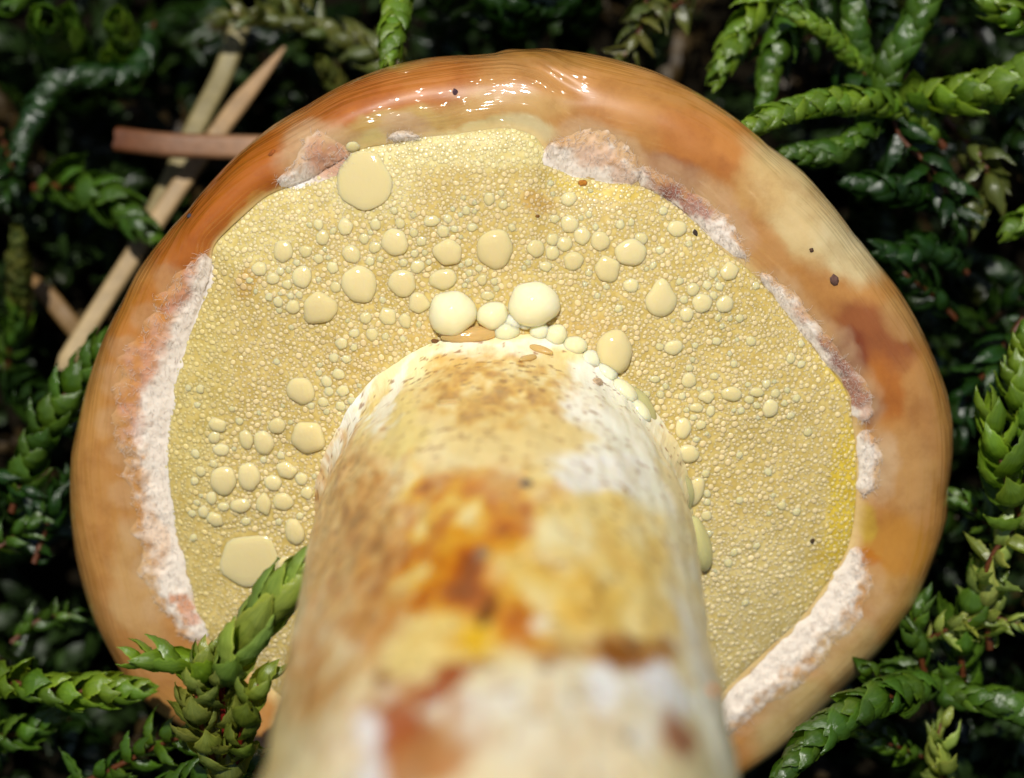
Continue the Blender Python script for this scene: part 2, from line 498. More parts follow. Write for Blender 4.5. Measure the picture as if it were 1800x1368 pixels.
# ------------------------------------------------------------------ natural colouring (stains of the skin, plus one pore splat lightened against grazing sun)
def stains(pts, base, splats, warp=14.0, warp_scale=0.03, seed=1):
    """pts: view-frame surface points; splats: (px, py, rx, ry, rot_deg, colour, strength)"""
    q = proj(pts)
    for wa, ws in ((warp, warp_scale * 31), (warp * 1.5, warp_scale * 9), (warp * 0.5, warp_scale * 90)):
        q = q + wa * np.stack([fbm(pts * ws, 4, seed), fbm(pts * ws + 40, 4, seed + 5)], -1)
    c = np.tile(lin(base), (len(pts), 1)) if isinstance(base, tuple) else base.copy()
    for (px, py, rx, ry, rot, colr, s) in splats:
        a = math.radians(rot)
        dx, dy = q[:, 0] - px, q[:, 1] - py
        u = (dx * math.cos(a) + dy * math.sin(a)) / rx; v = (-dx * math.sin(a) + dy * math.cos(a)) / ry
        d = np.sqrt(u * u + v * v)
        k = (s * (1 - sstep(0.6, 1.15, d)))[:, None]
        c = c * (1 - k) + lin(colr) * k
    return c

CAP_SPLATS = [
 (950,140,260,50,0,(210,150,85),0.8),(1000,105,120,22,5,(176,124,52),0.8),(720,150,150,45,-12,(203,122,48),0.9),
 (600,185,110,40,-25,(198,112,38),0.9),(420,320,150,60,-48,(192,104,16),0.95),(330,420,90,60,-55,(190,104,22),0.9),
 (250,560,110,50,-62,(204,128,42),0.9),(170,720,60,130,12,(212,150,76),0.9),(165,930,60,160,-8,(206,146,76),0.9),
 (250,1130,60,130,-32,(198,140,80),0.9),(360,1290,60,60,0,(190,128,60),0.8),(240,1040,50,120,-15,(214,170,112),0.7),
 (840,200,200,30,-5,(222,178,112),0.7),(700,215,120,25,-8,(216,180,110),0.7),
 (1080,180,90,50,20,(212,146,78),0.8),(1130,150,120,30,24,(196,134,58),0.7),(1225,255,100,60,42,(202,126,54),0.9),(1300,260,55,75,-40,(214,140,66),0.8),
 (1400,360,70,150,-38,(230,198,142),0.95),(1490,440,40,80,-35,(232,206,156),0.95),(1330,330,60,60,0,(222,178,112),0.6),
 (1350,440,70,40,45,(212,154,92),0.8),(1180,305,60,30,35,(150,72,36),0.85),(1290,400,60,30,45,(206,140,84),0.7),
 (1420,540,60,40,50,(206,148,86),0.8),(1540,590,95,55,35,(156,84,38),0.9),(1490,625,50,45,45,(136,62,28),0.95),(1590,560,50,40,50,(206,158,96),0.6),
 (1560,680,60,45,60,(196,116,40),0.9),(1530,710,35,40,50,(138,74,36),0.9),(1635,720,40,90,-10,(200,142,78),0.9),(1600,830,60,90,0,(206,154,92),0.9),
 (1575,960,70,70,10,(204,140,50),0.9),(1520,915,26,40,0,(212,172,60),0.9),(1525,975,30,15,0,(200,120,20),0.9),(1580,1060,70,60,40,(208,160,90),0.8),
 (1500,1150,70,70,40,(216,184,128),0.8),(1400,1270,110,60,-40,(206,180,122),0.8),
 (230,640,50,120,15,(214,140,70),0.5),
 (790,232,190,16,-4,(230,208,150),0.9),(660,252,60,18,-10,(226,200,130),0.9),(930,225,60,20,10,(230,208,160),0.85),(440,370,70,16,-45,(214,160,70),0.7),
 # margin next to the pores, cream
 (300,760,30,120,5,(226,206,170),0.6),(330,1020,30,90,-15,(222,196,160),0.6),
]
PORE_SPLATS = [
 (860,258,280,38,-3,(226,211,150),0.9),(470,400,120,70,-45,(222,205,138),0.8),(345,700,60,190,8,(212,192,122),0.8),
 (640,330,90,70,0,(226,211,150),0.9),(1490,880,34,150,3,(224,194,64),0.9),(1465,640,26,120,-32,(218,192,84),0.7),(1430,1030,40,80,38,(222,190,66),0.7),
 (900,600,240,60,0,(204,174,108),0.6),(620,640,80,60,0,(204,174,108),0.4),(1280,1080,190,190,0,(220,200,138),0.8),(1350,560,120,120,0,(206,182,110),0.6),  # broad pale splat lower right makes up in colour for grazing sun
 (940,360,40,25,20,(190,146,72),0.6),(1050,330,90,18,8,(222,196,84),0.7),(430,505,22,34,15,(196,150,66),0.6),
]
STEM_SPLATS = [
 (880,606,170,20,0,(238,234,214),0.85),(1060,650,60,45,40,(238,234,214),0.8),(1000,620,60,20,20,(244,240,226),0.8),
 (880,690,180,90,0,(222,190,120),0.8),(800,660,70,45,0,(214,172,92),0.8),(960,650,90,40,0,(226,204,140),0.7),(735,640,50,70,25,(234,228,176),0.95),
 (900,760,160,60,0,(222,194,124),0.7),(690,740,60,80,25,(226,202,120),0.8),
 (1040,700,70,60,30,(244,240,226),0.95),(1090,760,70,90,-25,(240,238,222),0.9),(1050,830,85,36,14,(246,242,230),0.98),(1140,880,50,110,-20,(232,232,214),0.9),
 (700,690,18,90,32,(240,238,222),0.95),(620,740,20,110,26,(244,242,230),0.98),(570,860,24,90,20,(240,236,218),0.95),(540,980,26,110,8,(234,228,196),0.9),
 (600,960,74,190,14,(208,156,86),0.95),(650,880,60,50,0,(214,164,96),0.7),(690,850,25,55,22,(236,222,182),0.8),
 (850,860,70,36,0,(200,136,52),0.8),(805,930,60,100,12,(188,96,8),0.95),(880,955,54,54,0,(192,100,10),0.95),(720,1015,125,72,-14,(212,136,6),0.95),
 (945,1010,62,60,0,(216,150,8),0.95),(950,880,70,50,0,(228,192,104),0.8),(1050,930,80,80,0,(232,204,118),0.85),(1120,1010,110,110,0,(236,208,124),0.85),
 (1130,1090,75,60,0,(230,192,98),0.85),(650,1090,50,95,6,(204,122,18),0.9),(730,1060,70,30,-10,(196,118,10),0.9),(760,1140,110,52,-24,(234,206,126),0.9),
 (835,1120,30,36,0,(228,178,16),0.9),(850,1075,17,38,18,(96,48,16),0.95),(980,1070,90,48,12,(186,124,26),0.9),(950,1110,40,60,0,(180,122,34),0.8),(1000,1130,100,50,14,(200,150,70),0.85),
 (1090,1150,52,26,26,(148,88,24),0.95),(940,1095,17,17,0,(240,228,200),0.9),
 (1000,1240,210,90,0,(238,228,196),0.9),(960,1330,230,90,0,(234,216,178),0.85),(780,1200,70,26,-38,(166,72,18),0.95),(690,1280,46,66,10,(168,74,22),0.95),(740,1330,95,60,-20,(192,128,70),0.9),
 (640,1285,26,44,0,(246,238,230),0.95),(652,1355,26,40,0,(246,238,230),0.9),(560,1190,56,90,8,(226,196,132),0.8),(545,1120,36,70,6,(210,156,88),0.8),(480,1310,40,90,6,(222,194,128),0.8),
 (590,1230,30,50,10,(204,146,74),0.7),(1064,1205,34,50,-8,(250,246,238),0.95),(1150,1180,30,36,0,(246,242,236),0.9),(1175,1235,32,50,-20,(246,242,236),0.9),(1190,1290,22,46,-30,(172,110,78),0.9),
 (1105,1300,15,15,0,(150,142,124),0.85),(1230,1180,30,140,-6,(228,226,208),0.85),(1200,1010,26,110,-8,(234,234,218),0.9),(1255,1320,26,80,-8,(222,216,190),0.8),
 (672,1190,17,17,0,(150,96,40),0.85),(855,1168,20,13,0,(160,112,60),0.8),(958,1168,16,13,0,(140,104,72),0.85),(850,975,18,14,0,(140,120,92),0.85),(835,1100,10,16,0,(150,90,40),0.5),
 (1040,1270,26,13,40,(208,188,150),0.7),(880,1205,34,11,-38,(206,178,148),0.8),
]
def resample(pl, n):
    pl = np.array(pl, float); d = np.concatenate([[0], np.cumsum(np.linalg.norm(np.diff(pl, axis=0), axis=1))])
    s = np.linspace(0, d[-1], n)
    return np.stack([np.interp(s, d, pl[:, k]) for k in (0, 1)], -1)

VEILS = [
 ([(372,440),(380,490),(352,545),(337,595),(320,650),(312,700),(306,760),(300,820),(305,880),(318,950),(328,1000),(345,1060),(375,1130)],
  [(345,450),(305,480),(262,545),(232,595),(208,650),(192,705),(196,750),(222,805),(222,870),(232,940),(245,1000),(268,1060),(315,1125)], 0.5,
  [(285,510,60,45,-50,(176,112,78),0.9),(235,650,42,110,18,(186,128,92),0.9),(225,730,34,60,0,(190,134,104),0.8),(270,600,30,70,20,(196,140,104),0.7),(245,850,30,50,0,(208,176,146),0.7),(325,1060,25,14,20,(190,120,70),0.8),(265,950,30,90,-10,(214,184,154),0.7),(335,1085,20,14,0,(184,104,56),0.6)]),
 ([(478,326),(520,338),(560,332),(600,312),(624,284)],[(498,302),(522,272),(536,236),(582,232),(616,262)], 0.4,
  [(575,265,55,45,0,(184,128,94),0.9),(590,295,30,24,0,(196,150,118),0.7),(520,318,40,18,-10,(238,230,220),0.95)]),
 ([(678,252),(708,250),(740,249)],[(684,230),(708,228),(736,231)],0.3,[]),
 ([(946,262),(956,290),(1000,313),(1060,324),(1125,328)],[(985,240),(1030,228),(1078,240),(1108,265),(1128,298)],0.55,
  [(1050,280,50,25,10,(206,168,138),0.8),(1020,245,60,20,0,(212,166,120),0.7),(1105,310,30,20,30,(200,160,130),0.6)]),
 ([(1110,324),(1160,346),(1200,377),(1235,412),(1275,444),(1305,462)],[(1128,280),(1190,312),(1240,345),(1282,384),(1302,412),(1318,452)],0.35,
  [(1175,320,60,30,38,(132,74,54),0.95),(1225,360,40,24,40,(160,104,84),0.85),(1262,412,34,26,45,(226,214,200),0.9),(1140,330,24,18,0,(190,150,120),0.6)]),
 ([(1328,486),(1370,537),(1402,582),(1442,632),(1477,668),(1491,702),(1497,745)],[(1345,472),(1398,516),(1430,556),(1468,598),(1500,640),(1534,690),(1552,742)],0.35,
  [(1475,620,60,28,50,(136,84,66),0.95),(1510,690,40,24,55,(150,92,64),0.9),(1420,545,26,20,45,(196,150,120),0.7),(1535,735,30,24,0,(206,166,140),0.7)]),
 ([(1498,752),(1507,810),(1502,872)],[(1545,756),(1554,810),(1538,872)],0.4,[(1540,880,30,20,0,(206,180,150),0.6)]),
 ([(1500,952),(1462,1020),(1422,1075),(1372,1127),(1312,1182),(1272,1227),(1235,1270)],[(1518,968),(1545,1035),(1512,1085),(1470,1135),(1420,1185),(1350,1245),(1262,1300)],0.6,
  [(1515,960,20,14,0,(206,180,150),0.6),(1530,1040,20,40,0,(214,196,172),0.6)]),
]
for _inn, _out, _t, _sp in VEILS:
    for _p in resample(_out, 12)[1:-1]:
        CAP_SPLATS.append((_p[0], _p[1], 30, 30, 0, (222, 182, 140), 0.35))
CAP_TONE = np.array((0.74, 0.77, 0.74))
capC = stains(CAPV, (206, 144, 76), CAP_SPLATS, 16, 0.02, 2) * CAP_TONE
porC = stains(PORV, (212, 189, 120), PORE_SPLATS, 14, 0.02, 4)
stC = stains(STEMV, (232, 214, 164), STEM_SPLATS, 22, 0.024, 6) * np.array((1.06, 1.06, 1.04))
# the cap skin pales where it meets the pores
inner = (1 - sstep(0.0, 0.16, np.clip((r_ - RI[:, None]) / (RO - RI)[:, None], 0, 1) + 0.05 * fbm(P * 0.9, 3, 81))).reshape(-1, 1) * (np.arange(NV) < NA)[None, :].repeat(NPHI, 0).reshape(-1, 1)
capC = capC * (1 - 0.8 * inner) + 0.8 * inner * lin((224, 196, 136))
# the side of the stem turned away keeps a mottled cream and ochre of its own
nrm = np.stack([np.cos(A2), np.sin(A2)], -1).reshape(-1, 2)
away = sstep(-0.05, -0.5, nrm[:, 1])[:, None]
mt = (fbm(STEMV * 0.16, 4, 61)[:, None] * 1.6 + 0.5).clip(0, 1)
stC = stC * (1 - away) + away * (lin((232, 222, 190)) * (1 - mt) + lin((206, 160, 84)) * mt)
# weeping stains: streaky amber, orange and rust within a few soaked areas
sq = proj(STEMV)
def field(cx, cy, rx, ry, stops, seed, fs=0.8, amount=0.95, soft=0.45):
    global stC
    e = np.hypot((sq[:, 0] - cx) / rx, (sq[:, 1] - cy) / ry)
    loc3 = np.stack([(A2 * 11).ravel() * fs, (T2 * 0.42).ravel() * fs], -1)
    n_ = fbm(loc3, 5, seed) * 0.95 + 0.5 + 0.35 * (0.6 - e)
    k_ = (amount * sstep(1.15 + soft * 0.3, 0.75, e + 0.55 * fbm(loc3 * 0.8 + 9, 4, seed + 3)))[:, None] * sstep(0.2, -0.1, -nrm[:, 1:2])
    xs = np.linspace(0, 1, len(stops)); cs_ = np.array([lin(c_) for c_ in stops])
    cc_ = np.stack([np.interp(np.clip(n_, 0, 1), xs, cs_[:, i_]) for i_ in range(3)], -1)
    stC = stC * (1 - k_) + cc_ * k_
field(820, 985, 215, 150, [(238,216,150),(234,198,96),(222,160,30),(204,124,10),(184,92,8),(140,64,14)], 301)
field(630, 960, 78, 185, [(226,196,136),(214,168,100),(204,150,80),(186,124,56),(140,86,40)], 302, 1.6, 0.85)
field(870, 690, 130, 60, [(238,222,170),(226,194,120),(212,164,72),(190,128,40),(150,92,30)], 303, 1.6, 0.75)
field(1060, 1010, 150, 130, [(240,226,172),(236,212,140),(232,198,104),(224,178,76)], 304, 0.9, 0.75)
field(720, 1290, 130, 90, [(240,230,214),(222,190,146),(196,132,76),(172,82,30),(150,66,20)], 305, 0.9, 0.9)
field(1090, 1145, 90, 36, [(220,190,130),(190,130,60),(150,90,28),(116,64,20)], 306, 1.0, 0.9)
field(560, 1200, 80, 120, [(238,222,180),(222,186,124),(208,150,80),(186,120,60)], 307, 1.0, 0.8)
field(1000, 1270, 190, 80, [(248,242,230),(240,230,204),(234,216,178),(220,190,146)], 308, 0.9, 0.7)
field(1060, 830, 80, 32, [(250,248,238),(246,242,230),(240,232,206)], 309, 1.0, 0.9)
stC = stains(STEMV, stC, [(780,1205,75,24,-38,(164,70,18),0.9),(690,1285,50,70,14,(170,78,24),0.85),(745,1335,90,50,-20,(194,132,74),0.8),(640,1290,26,46,0,(246,238,230),0.95),(652,1358,26,40,0,(246,238,230),0.9),
 (850,1075,15,36,18,(92,46,16),0.95),(836,1122,26,30,0,(230,180,14),0.85),(940,1095,17,17,0,(242,230,204),0.9),(1064,1210,34,50,-8,(250,246,238),0.9),(1155,1185,28,36,0,(248,244,238),0.85),(1190,1290,20,46,-30,(172,108,76),0.9),
 (1105,1300,14,14,0,(150,142,124),0.85),(672,1190,16,16,0,(140,88,36),0.9),(855,1168,20,12,0,(156,108,58),0.85),(958,1168,15,13,0,(136,100,70),0.85),(850,975,17,14,0,(140,122,96),0.85),(1095,1150,45,22,26,(140,82,22),0.85)], 12, 0.024, 6)
# small glandular dots
spq = proj(STEMV); sp2 = fbm(STEMV * 2.4, 3, 71)
dens = 0.36 - 0.22 * (1 - sstep(0, 1.3, np.hypot((spq[:, 0] - 610) / 95, (spq[:, 1] - 930) / 190))) - 0.10 * (1 - sstep(0, 1.2, np.hypot((spq[:, 0] - 860) / 210, (spq[:, 1] - 680) / 90)))
k = (sstep(0, 0.10, sp2 - dens) * 0.75)[:, None]
stC = stC * (1 - k) + k * lin((140, 84, 30))

# ------------------------------------------------------------------ the mushroom
base_v = L2V(0.0, 0.0, -16.0)
MUSH = empty('mushroom', W(base_v))
tag(MUSH, 'upturned mushroom with slimy orange cap, yellow pores and stained stem, lying on moss', 'mushroom')
B0 = W(base_v)
cap = link('cap', new_mesh('cap', W(CAPV) - B0, capF, capC, capUV), M_CAP, MUSH)
cap['label'] = 'slimy orange brown cap skin rolled over the rim'
pores = link('pore_layer', new_mesh('pore_layer', W(PORV) - B0, porF, porC), M_PORE, MUSH)
pores['label'] = 'ochre yellow pore surface under the cap'
stUV = np.stack([A2 * 11, T2], -1).reshape(-1, 2)
stem = link('stem', new_mesh('stem', W(STEMV) - B0, stF, stC, stUV), M_STEM, MUSH)
stem['label'] = 'cream stem stained orange, ochre and rust brown'

# torn veil along the margin: padded cottony patches
fib_pts = []
for k, (inn, out, thick, sp) in enumerate(VEILS):
    ln = np.linalg.norm(np.diff(np.array(inn, float), axis=0), axis=1).sum()
    n = int(max(16, ln / 3.2)); m = 34
    a = resample(inn, n); b = resample(out, n)
    rag = np.linspace(0, ln / 22, n)
    ea = fbm(np.stack([rag, np.full(n, 3.0 + k)], -1), 4, 41) * 0.08; eb = fbm(np.stack([rag * 0.9, np.full(n, 9.0 + k)], -1), 4, 43) * 0.22
    ends = np.minimum(1, np.minimum(np.arange(n), np.arange(n)[::-1]) / 5.0) ** 0.6
    V = np.zeros((n, m, 3))
    S = np.tile(np.linspace(0, 1, m), (n, 1))
    Fq = 0.5 + (S - 0.5) * ends[:, None] + ea[:, None] * (1 - S) + eb[:, None] * S
    Pq = a[:, None] * (1 - Fq[..., None]) + b[:, None] * Fq[..., None]
    edge = np.minimum(1.0, np.minimum(S * 0.8, 1 - S) * 2.4) * ends[:, None]
    up = 0.5 * thick * (edge ** 0.7) * (0.8 + 0.5 * fbm(Pq * 0.06, 4, 47)) + 0.05 * fbm(Pq * 0.22, 2, 49) * edge - 0.04 * (1 - edge)
    for i in range(n):
        for j in range(m):
            h = hit(Pq[i, j, 0], Pq[i, j, 1], (BV_CAP, BV_POR))
            V[i, j] = h[0] + h[1] * up[i, j]
            if 0.1 < S[i, j] < 0.95 and rng.random() < 0.22: fib_pts.append((V[i, j].copy(), h[1], k, Pq[i, j]))
    c = stains(V.reshape(-1, 3), (224, 212, 196), sp, 12, 0.05, 50 + k)
    cs = np.tile(np.linspace(0, 1, m), n); es = np.repeat(ends, m)
    kk = np.clip(np.maximum(sstep(0.45, 1.0, cs + 0.40 * fbm(Pq.reshape(-1, 2) * 0.07, 3, 57)), 1 - es), 0, 1)[:, None]
    c = c * (1 - kk) + kk * stains(V.reshape(-1, 3), (206, 144, 76), CAP_SPLATS, 16, 0.02, 2) * CAP_TONE
    o = link('veil_remnant', new_mesh('veil_remnant', W(V.reshape(-1, 3)) - B0, grid_faces(n, m), c), M_VEIL, MUSH)

# loose fibres of the veil, thin curved strands
fv, ff, fc = [], [], []
for (p, nn, k, q) in fib_pts:
    L = rng.uniform(0.15, 0.45); d = rng.normal(size=3); d = d - nn * (d @ nn); d /= np.linalg.norm(d)
    d2 = rng.normal(size=3); d2 = d2 - nn * (d2 @ nn); d2 /= np.linalg.norm(d2)
    pts = [p - nn * 0.05, p + nn * 0.12 + d * L * 0.35, p + nn * rng.uniform(0.02, 0.22) + d * L * 0.7 + d2 * L * 0.25, p + nn * rng.uniform(-0.05, 0.1) + d * L * 0.8 + d2 * L * 0.6]
    w = rng.uniform(0.006, 0.012); b0 = len(fv)
    side = np.cross(nn, d)
    for t_, pt in enumerate(pts):
        ww = w * (1 - 0.2 * t_)
        fv += [pt + side * ww, pt + nn * ww, pt - side * ww]
        col = lin((228, 216, 204)) * rng.uniform(0.75, 1.05)
        fc += [col] * 3
    for t_ in range(3):
        for e in range(3):
            ff.append((b0 + 3 * t_ + e, b0 + 3 * t_ + (e + 1) % 3, b0 + 3 * t_ + 3 + (e + 1) % 3, b0 + 3 * t_ + 3 + e))
fo = link('veil_fibres', new_mesh('veil_fibres', W(np.array(fv)) - B0, np.array(ff), np.array(fc)), M_FIBRE, MUSH)
fo['kind'] = 'stuff'

# ------------------------------------------------------------------ droplets
def dome_mesh(name, kind, seed, nseg=28, nring=9):
    r = np.random.default_rng(seed)
    th = np.linspace(0, 2 * np.pi, nseg, endpoint=False)
    out = 1 + 0.035 * np.cos(2 * th + r.uniform(0, 6)) + 0.03 * np.cos(3 * th + r.uniform(0, 6)) + 0.022 * np.cos(5 * th + r.uniform(0, 6)) + 0.015 * np.cos(7 * th + r.uniform(0, 6))
    if kind == 'tear':
        out = 1.0 + 0.34 * np.exp(-((th - np.pi / 2) / 0.42) ** 2) - 0.10 * np.exp(-((np.abs(th - np.pi / 2) - 0.9) / 0.4) ** 2)
    if kind == 'poly':
        a0 = r.uniform(0, 6.28); c = np.array([a0 + 2 * np.pi * i / 5 + r.uniform(-0.35, 0.35) for i in range(5)]); rr = r.uniform(0.80, 0.95, 5)
        out = np.min(np.stack([rr[i] / np.clip(np.cos(np.angle(np.exp(1j * (th - c[i])))), 0.2, 1) for i in range(5)]), 0)
        out = np.minimum(out, 1.12); out = (np.roll(out, 1) + out * 2 + np.roll(out, -1)) / 4
    vs, fs = [], []
    for i in range(nring):
        a = -0.22 + (np.pi / 2 + 0.22) * i / nring
        rr = max(np.cos(a), 0) ** (0.84 if kind != 'ball' else 1.0); z = np.sin(a)
        mixk = 1 - (i / nring) ** 2
        rad = rr * (1 + (out - 1) * mixk)
        for j in range(nseg): vs.append((rad[j] * math.cos(th[j]), rad[j] * math.sin(th[j]), z))
    vs.append((0, 0, 1.0)); top = len(vs) - 1
    me = bpy.data.meshes.new(name)
    for i in range(nring - 1):
        for j in range(nseg):
            fs.append((i * nseg + j, i * nseg + (j + 1) % nseg, (i + 1) * nseg + (j + 1) % nseg, (i + 1) * nseg + j))
    for j in range(nseg): fs.append(((nring - 1) * nseg + j, (nring - 1) * nseg + (j + 1) % nseg, top))
    me.from_pydata(vs, [], fs); me.polygons.foreach_set('use_smooth', [True] * len(fs)); me.update()
    return me

def place(o, loc, nor, sx_, sy_, sz_, rot=0.0):
    """surface frame in the view frame: z = normal, y roughly up the picture"""
    nor = nor / np.linalg.norm(nor)
    up = np.array((math.sin(-rot), math.cos(rot), 0.0)); up = up - nor * (up @ nor); up /= np.linalg.norm(up)
    xx = np.cross(up, nor)
    X, Y, Zz = Wdir(xx), Wdir(up), Wdir(nor); Lc = W(loc)
    o.matrix_world = Matrix(((X[0]*sx_, Y[0]*sy_, Zz[0]*sz_, Lc[0]), (X[1]*sx_, Y[1]*sy_, Zz[1]*sz_, Lc[1]), (X[2]*sx_, Y[2]*sy_, Zz[2]*sz_, Lc[2]), (0, 0, 0, 1)))

TEMPL = {}
def dome(kind, k, mat):
    key = (kind, k, mat.name)
    if key not in TEMPL:
        me = dome_mesh('droplet', kind, 100 + k); me.materials.append(mat); TEMPL[key] = me
    return TEMPL[key]

DROPS = [(561,543,31,31),(632,500,31,34),(529,687,25,26),(540,768,32,33),(487,749,15,16),(515,540,13,13),(681,556,16,17),(643,559,11,11),(654,588,11,12),(623,586,10,8),(601,604,12,12),
 (595,658,12,10),(574,671,11,10),(603,687,12,11),(578,688,9,9),(568,707,9,10),(599,714,10,10),(574,724,6,6),(433,773,13,18),(464,778,18,24),(382,747,17,14),(377,769,12,11),(389,791,15,12),
 (473,522,8,8),(489,531,9,10),(526,519,7,7),(622,611,7,8),(561,656,6,6),(587,629,9,9),(562,642,5,5),(352,684,9,8),(393,845,24,28),(438,838,21,26),(504,827,20,17),(480,849,15,16),(530,842,12,12),
 (464,887,15,21),(498,882,19,17),(423,889,19,14),(393,891,9,11),(378,913,17,15),(372,876,10,13),(358,900,10,13),(540,867,12,13),(518,935,18,25),(504,1000,20,26),(527,907,7,8),(344,798,9,8),(353,829,10,10),(342,846,8,8),(494,801,8,8),
 (694,426,25,24),(870,438,32,36),(789,444,27,26),(707,498,24,26),(779,491,25,19),(737,533,20,19),(712,564,11,14),(734,469,12,13),(709,462,8,8),(824,461,8,8),(825,480,7,7),(842,472,7,7),(847,492,11,9),(869,495,7,7),
 (942,437,16,16),(971,422,12,12),(971,445,13,13),(992,429,13,15),(1008,459,17,18),(959,469,13,9),(1023,415,15,16),(1001,394,16,16),(928,462,6,6),(779,407,12,11),(659,435,10,12),(741,424,9,10),(729,446,7,8),(703,393,10,9),(759,389,15,10),(754,461,6,6),(921,471,5,5),
 (857,520,12,9),(1067,473,23,25),(1109,444,28,25),(1055,424,17,18),(1162,528,29,30),(1234,533,18,18),(1274,535,16,16),(1218,509,12,12),(1243,502,9,9),(1207,553,13,13),(1109,502,14,13),(1282,478,18,17),(1190,402,18,15),(1127,420,13,11),(1195,495,7,8),(1202,527,8,8),(1254,520,8,8),(1148,467,6,8),(1264,504,9,8),
 (1184,611,17,14),(1211,669,14,14),(1212,647,8,8),(1151,667,10,7),(1286,693,19,14),(1242,698,15,12),(1330,690,14,9),(1354,718,15,17),(1201,753,15,19),(1232,747,10,10),(1249,723,8,11),(1224,717,13,9),(1173,773,13,11),(1210,798,20,17),(1223,863,15,28),(1240,833,8,9),(1243,868,8,7),(1243,883,7,7),(1242,907,10,10),(1374,889,9,9),(1317,703,9,8),(1363,692,9,9),(1207,721,6,6),(1330,713,6,8),(1199,697,7,7),(1219,734,8,6),(1224,773,7,6),
 (620,258,13,10),(498,442,20,18),(607,400,16,15),(618,447,17,16),(531,487,20,18),(538,442,12,12),(456,473,14,13),(567,418,14,12),(585,470,12,11),(560,455,9,9),(590,505,10,10),(480,490,12,11),(505,500,10,9),(560,395,10,9),(660,395,11,10),(650,460,9,9),(640,420,10,9),
 (830,400,9,8),(900,400,8,7),(1000,350,14,13),(975,385,9,8),(860,350,12,10),(820,370,9,8),(1090,395,9,8),(1160,440,8,8),(1035,480,7,7),(1050,520,6,6),(1160,610,8,7),(1260,600,9,8),(1320,600,10,9),(1300,560,8,8),(1290,640,7,7),(1400,700,8,8),(1390,630,10,9),(1420,760,8,8),(1300,800,7,7),(1350,830,8,7),(1300,880,7,7),(1330,960,8,7),(1280,990,9,8),(1400,900,8,8),(1310,1060,8,7)]
n_drop = 0
GD = 'milky droplets beaded on the pore surface'
def add_drop(px, py, rx, ry, kind=None, mat=None, hfac=0.42, rot=None, label=None, trees=(BV_POR, BV_CAP), group=GD, sink=0.0, name='latex_droplet', nor=None):
    global n_drop
    h = hit(px, py, trees)
    if h is None: return None
    loc, nn, _ = h
    if nor is not None: nn = np.array(nor, float)
    s = (DIST - loc[2]) / FPX * 0.001
    n_drop += 1
    kd = kind or ('round' if (n_drop * 7) % 10 < 7 else 'poly')
    o = bpy.data.objects.new(name, dome(kd, n_drop % 7, mat or M_DROP)); COL.objects.link(o)
    r_ = rnd.uniform(-3.1, 3.1) if rot is None else rot
    if rot is None and abs(rx - ry) > 2: r_ = rnd.uniform(-0.2, 0.2)
    place(o, loc - nn * sink, nn, rx * s, ry * s, hfac * (rx + ry) / 2 * s, r_)
    R = (rx + ry) / 2
    if label is None:
        if R >= 20: label = 'large pale milky droplet swelling from the yellow pores'
        elif R >= 9.5: label = 'medium milky droplet beaded among smaller ones on the pores'
        else: label = 'small clear-edged milky bead sitting on the yellow pores'
    tag(o, label, 'droplet', group)
    return o

for d in DROPS:
    if d[:2] == (1162, 528):
        add_drop(*d, kind='tear', rot=0.0, label='large teardrop-shaped milky droplet with its point towards the rim', group=None); continue
    add_drop(*d)
add_drop(640, 318, 50, 52, 'round', M_DROP, 0.16, 0.0, 'big flat cream droplet smeared against the white veil', group=None)
add_drop(436, 985, 60, 52, 'poly', M_DROP, 0.15, 0.3, 'widest flat milky droplet, angular, beside the leafy moss tip', group=None)
# the swollen drops where the pores meet the stem
add_drop(795, 551, 44, 40, 'ball', M_DROP_PALE, 0.95, 0.0, 'big round pale drop above the amber flake at the stem top', group=None)
add_drop(938, 535, 45, 42, 'ball', M_DROP_PALE, 0.95, 0.0, 'biggest round pale drop at the stem top beside small pearls', group=None)
for q in [(866,555,28,26),(901,566,17,16),(922,568,13,12),(948,580,18,18),(977,589,20,20),(890,582,24,20),(1010,608,22,18)]:
    add_drop(*q, 'ball', M_DROP_PALE, 0.95, 0.0, 'small pale drop in the cluster between the two big drops and the stem', group='pearl cluster at the stem top')
for q in [(1040,630,24,18),(1068,652,20,22),(1098,688,22,28),(1125,722,18,26)]:
    add_drop(*q, 'ball', M_DROP_PALE, 0.6, 0.5, 'pale cream drop in the glossy row along the stem shoulder', group='cream drops along the stem shoulder', trees=(BV_POR, BV_STEM))
add_drop(1080, 618, 32, 40, 'round', M_DROP, 0.6, 0.3, 'broad cream drop pressed against the white shoulder of the stem', group=None)
for q, lb in [((1112,735,42,62),'largest greenish drop clinging to the white flank of the stem'),((1190,862,28,50),'middle greenish drop on the stem flank, beside pale bead droplets'),((1224,955,26,56),'lowest greenish drop clinging to the stem flank')]:
    add_drop(*q, 'ball', M_DROP_GREEN, 0.7, 0.35, lb, group=None, trees=(BV_POR,))

# mid-size beads scattered round the clusters, then the uncountable tiny ones
def in_pores(px, py, grow=1.0):
    h = hit(px, py, (BV_POR,))
    if h is None: return None
    o = hit(px, py, (BV_CAP, BV_STEM))
    return h if o is None or o[2] > h[2] else None

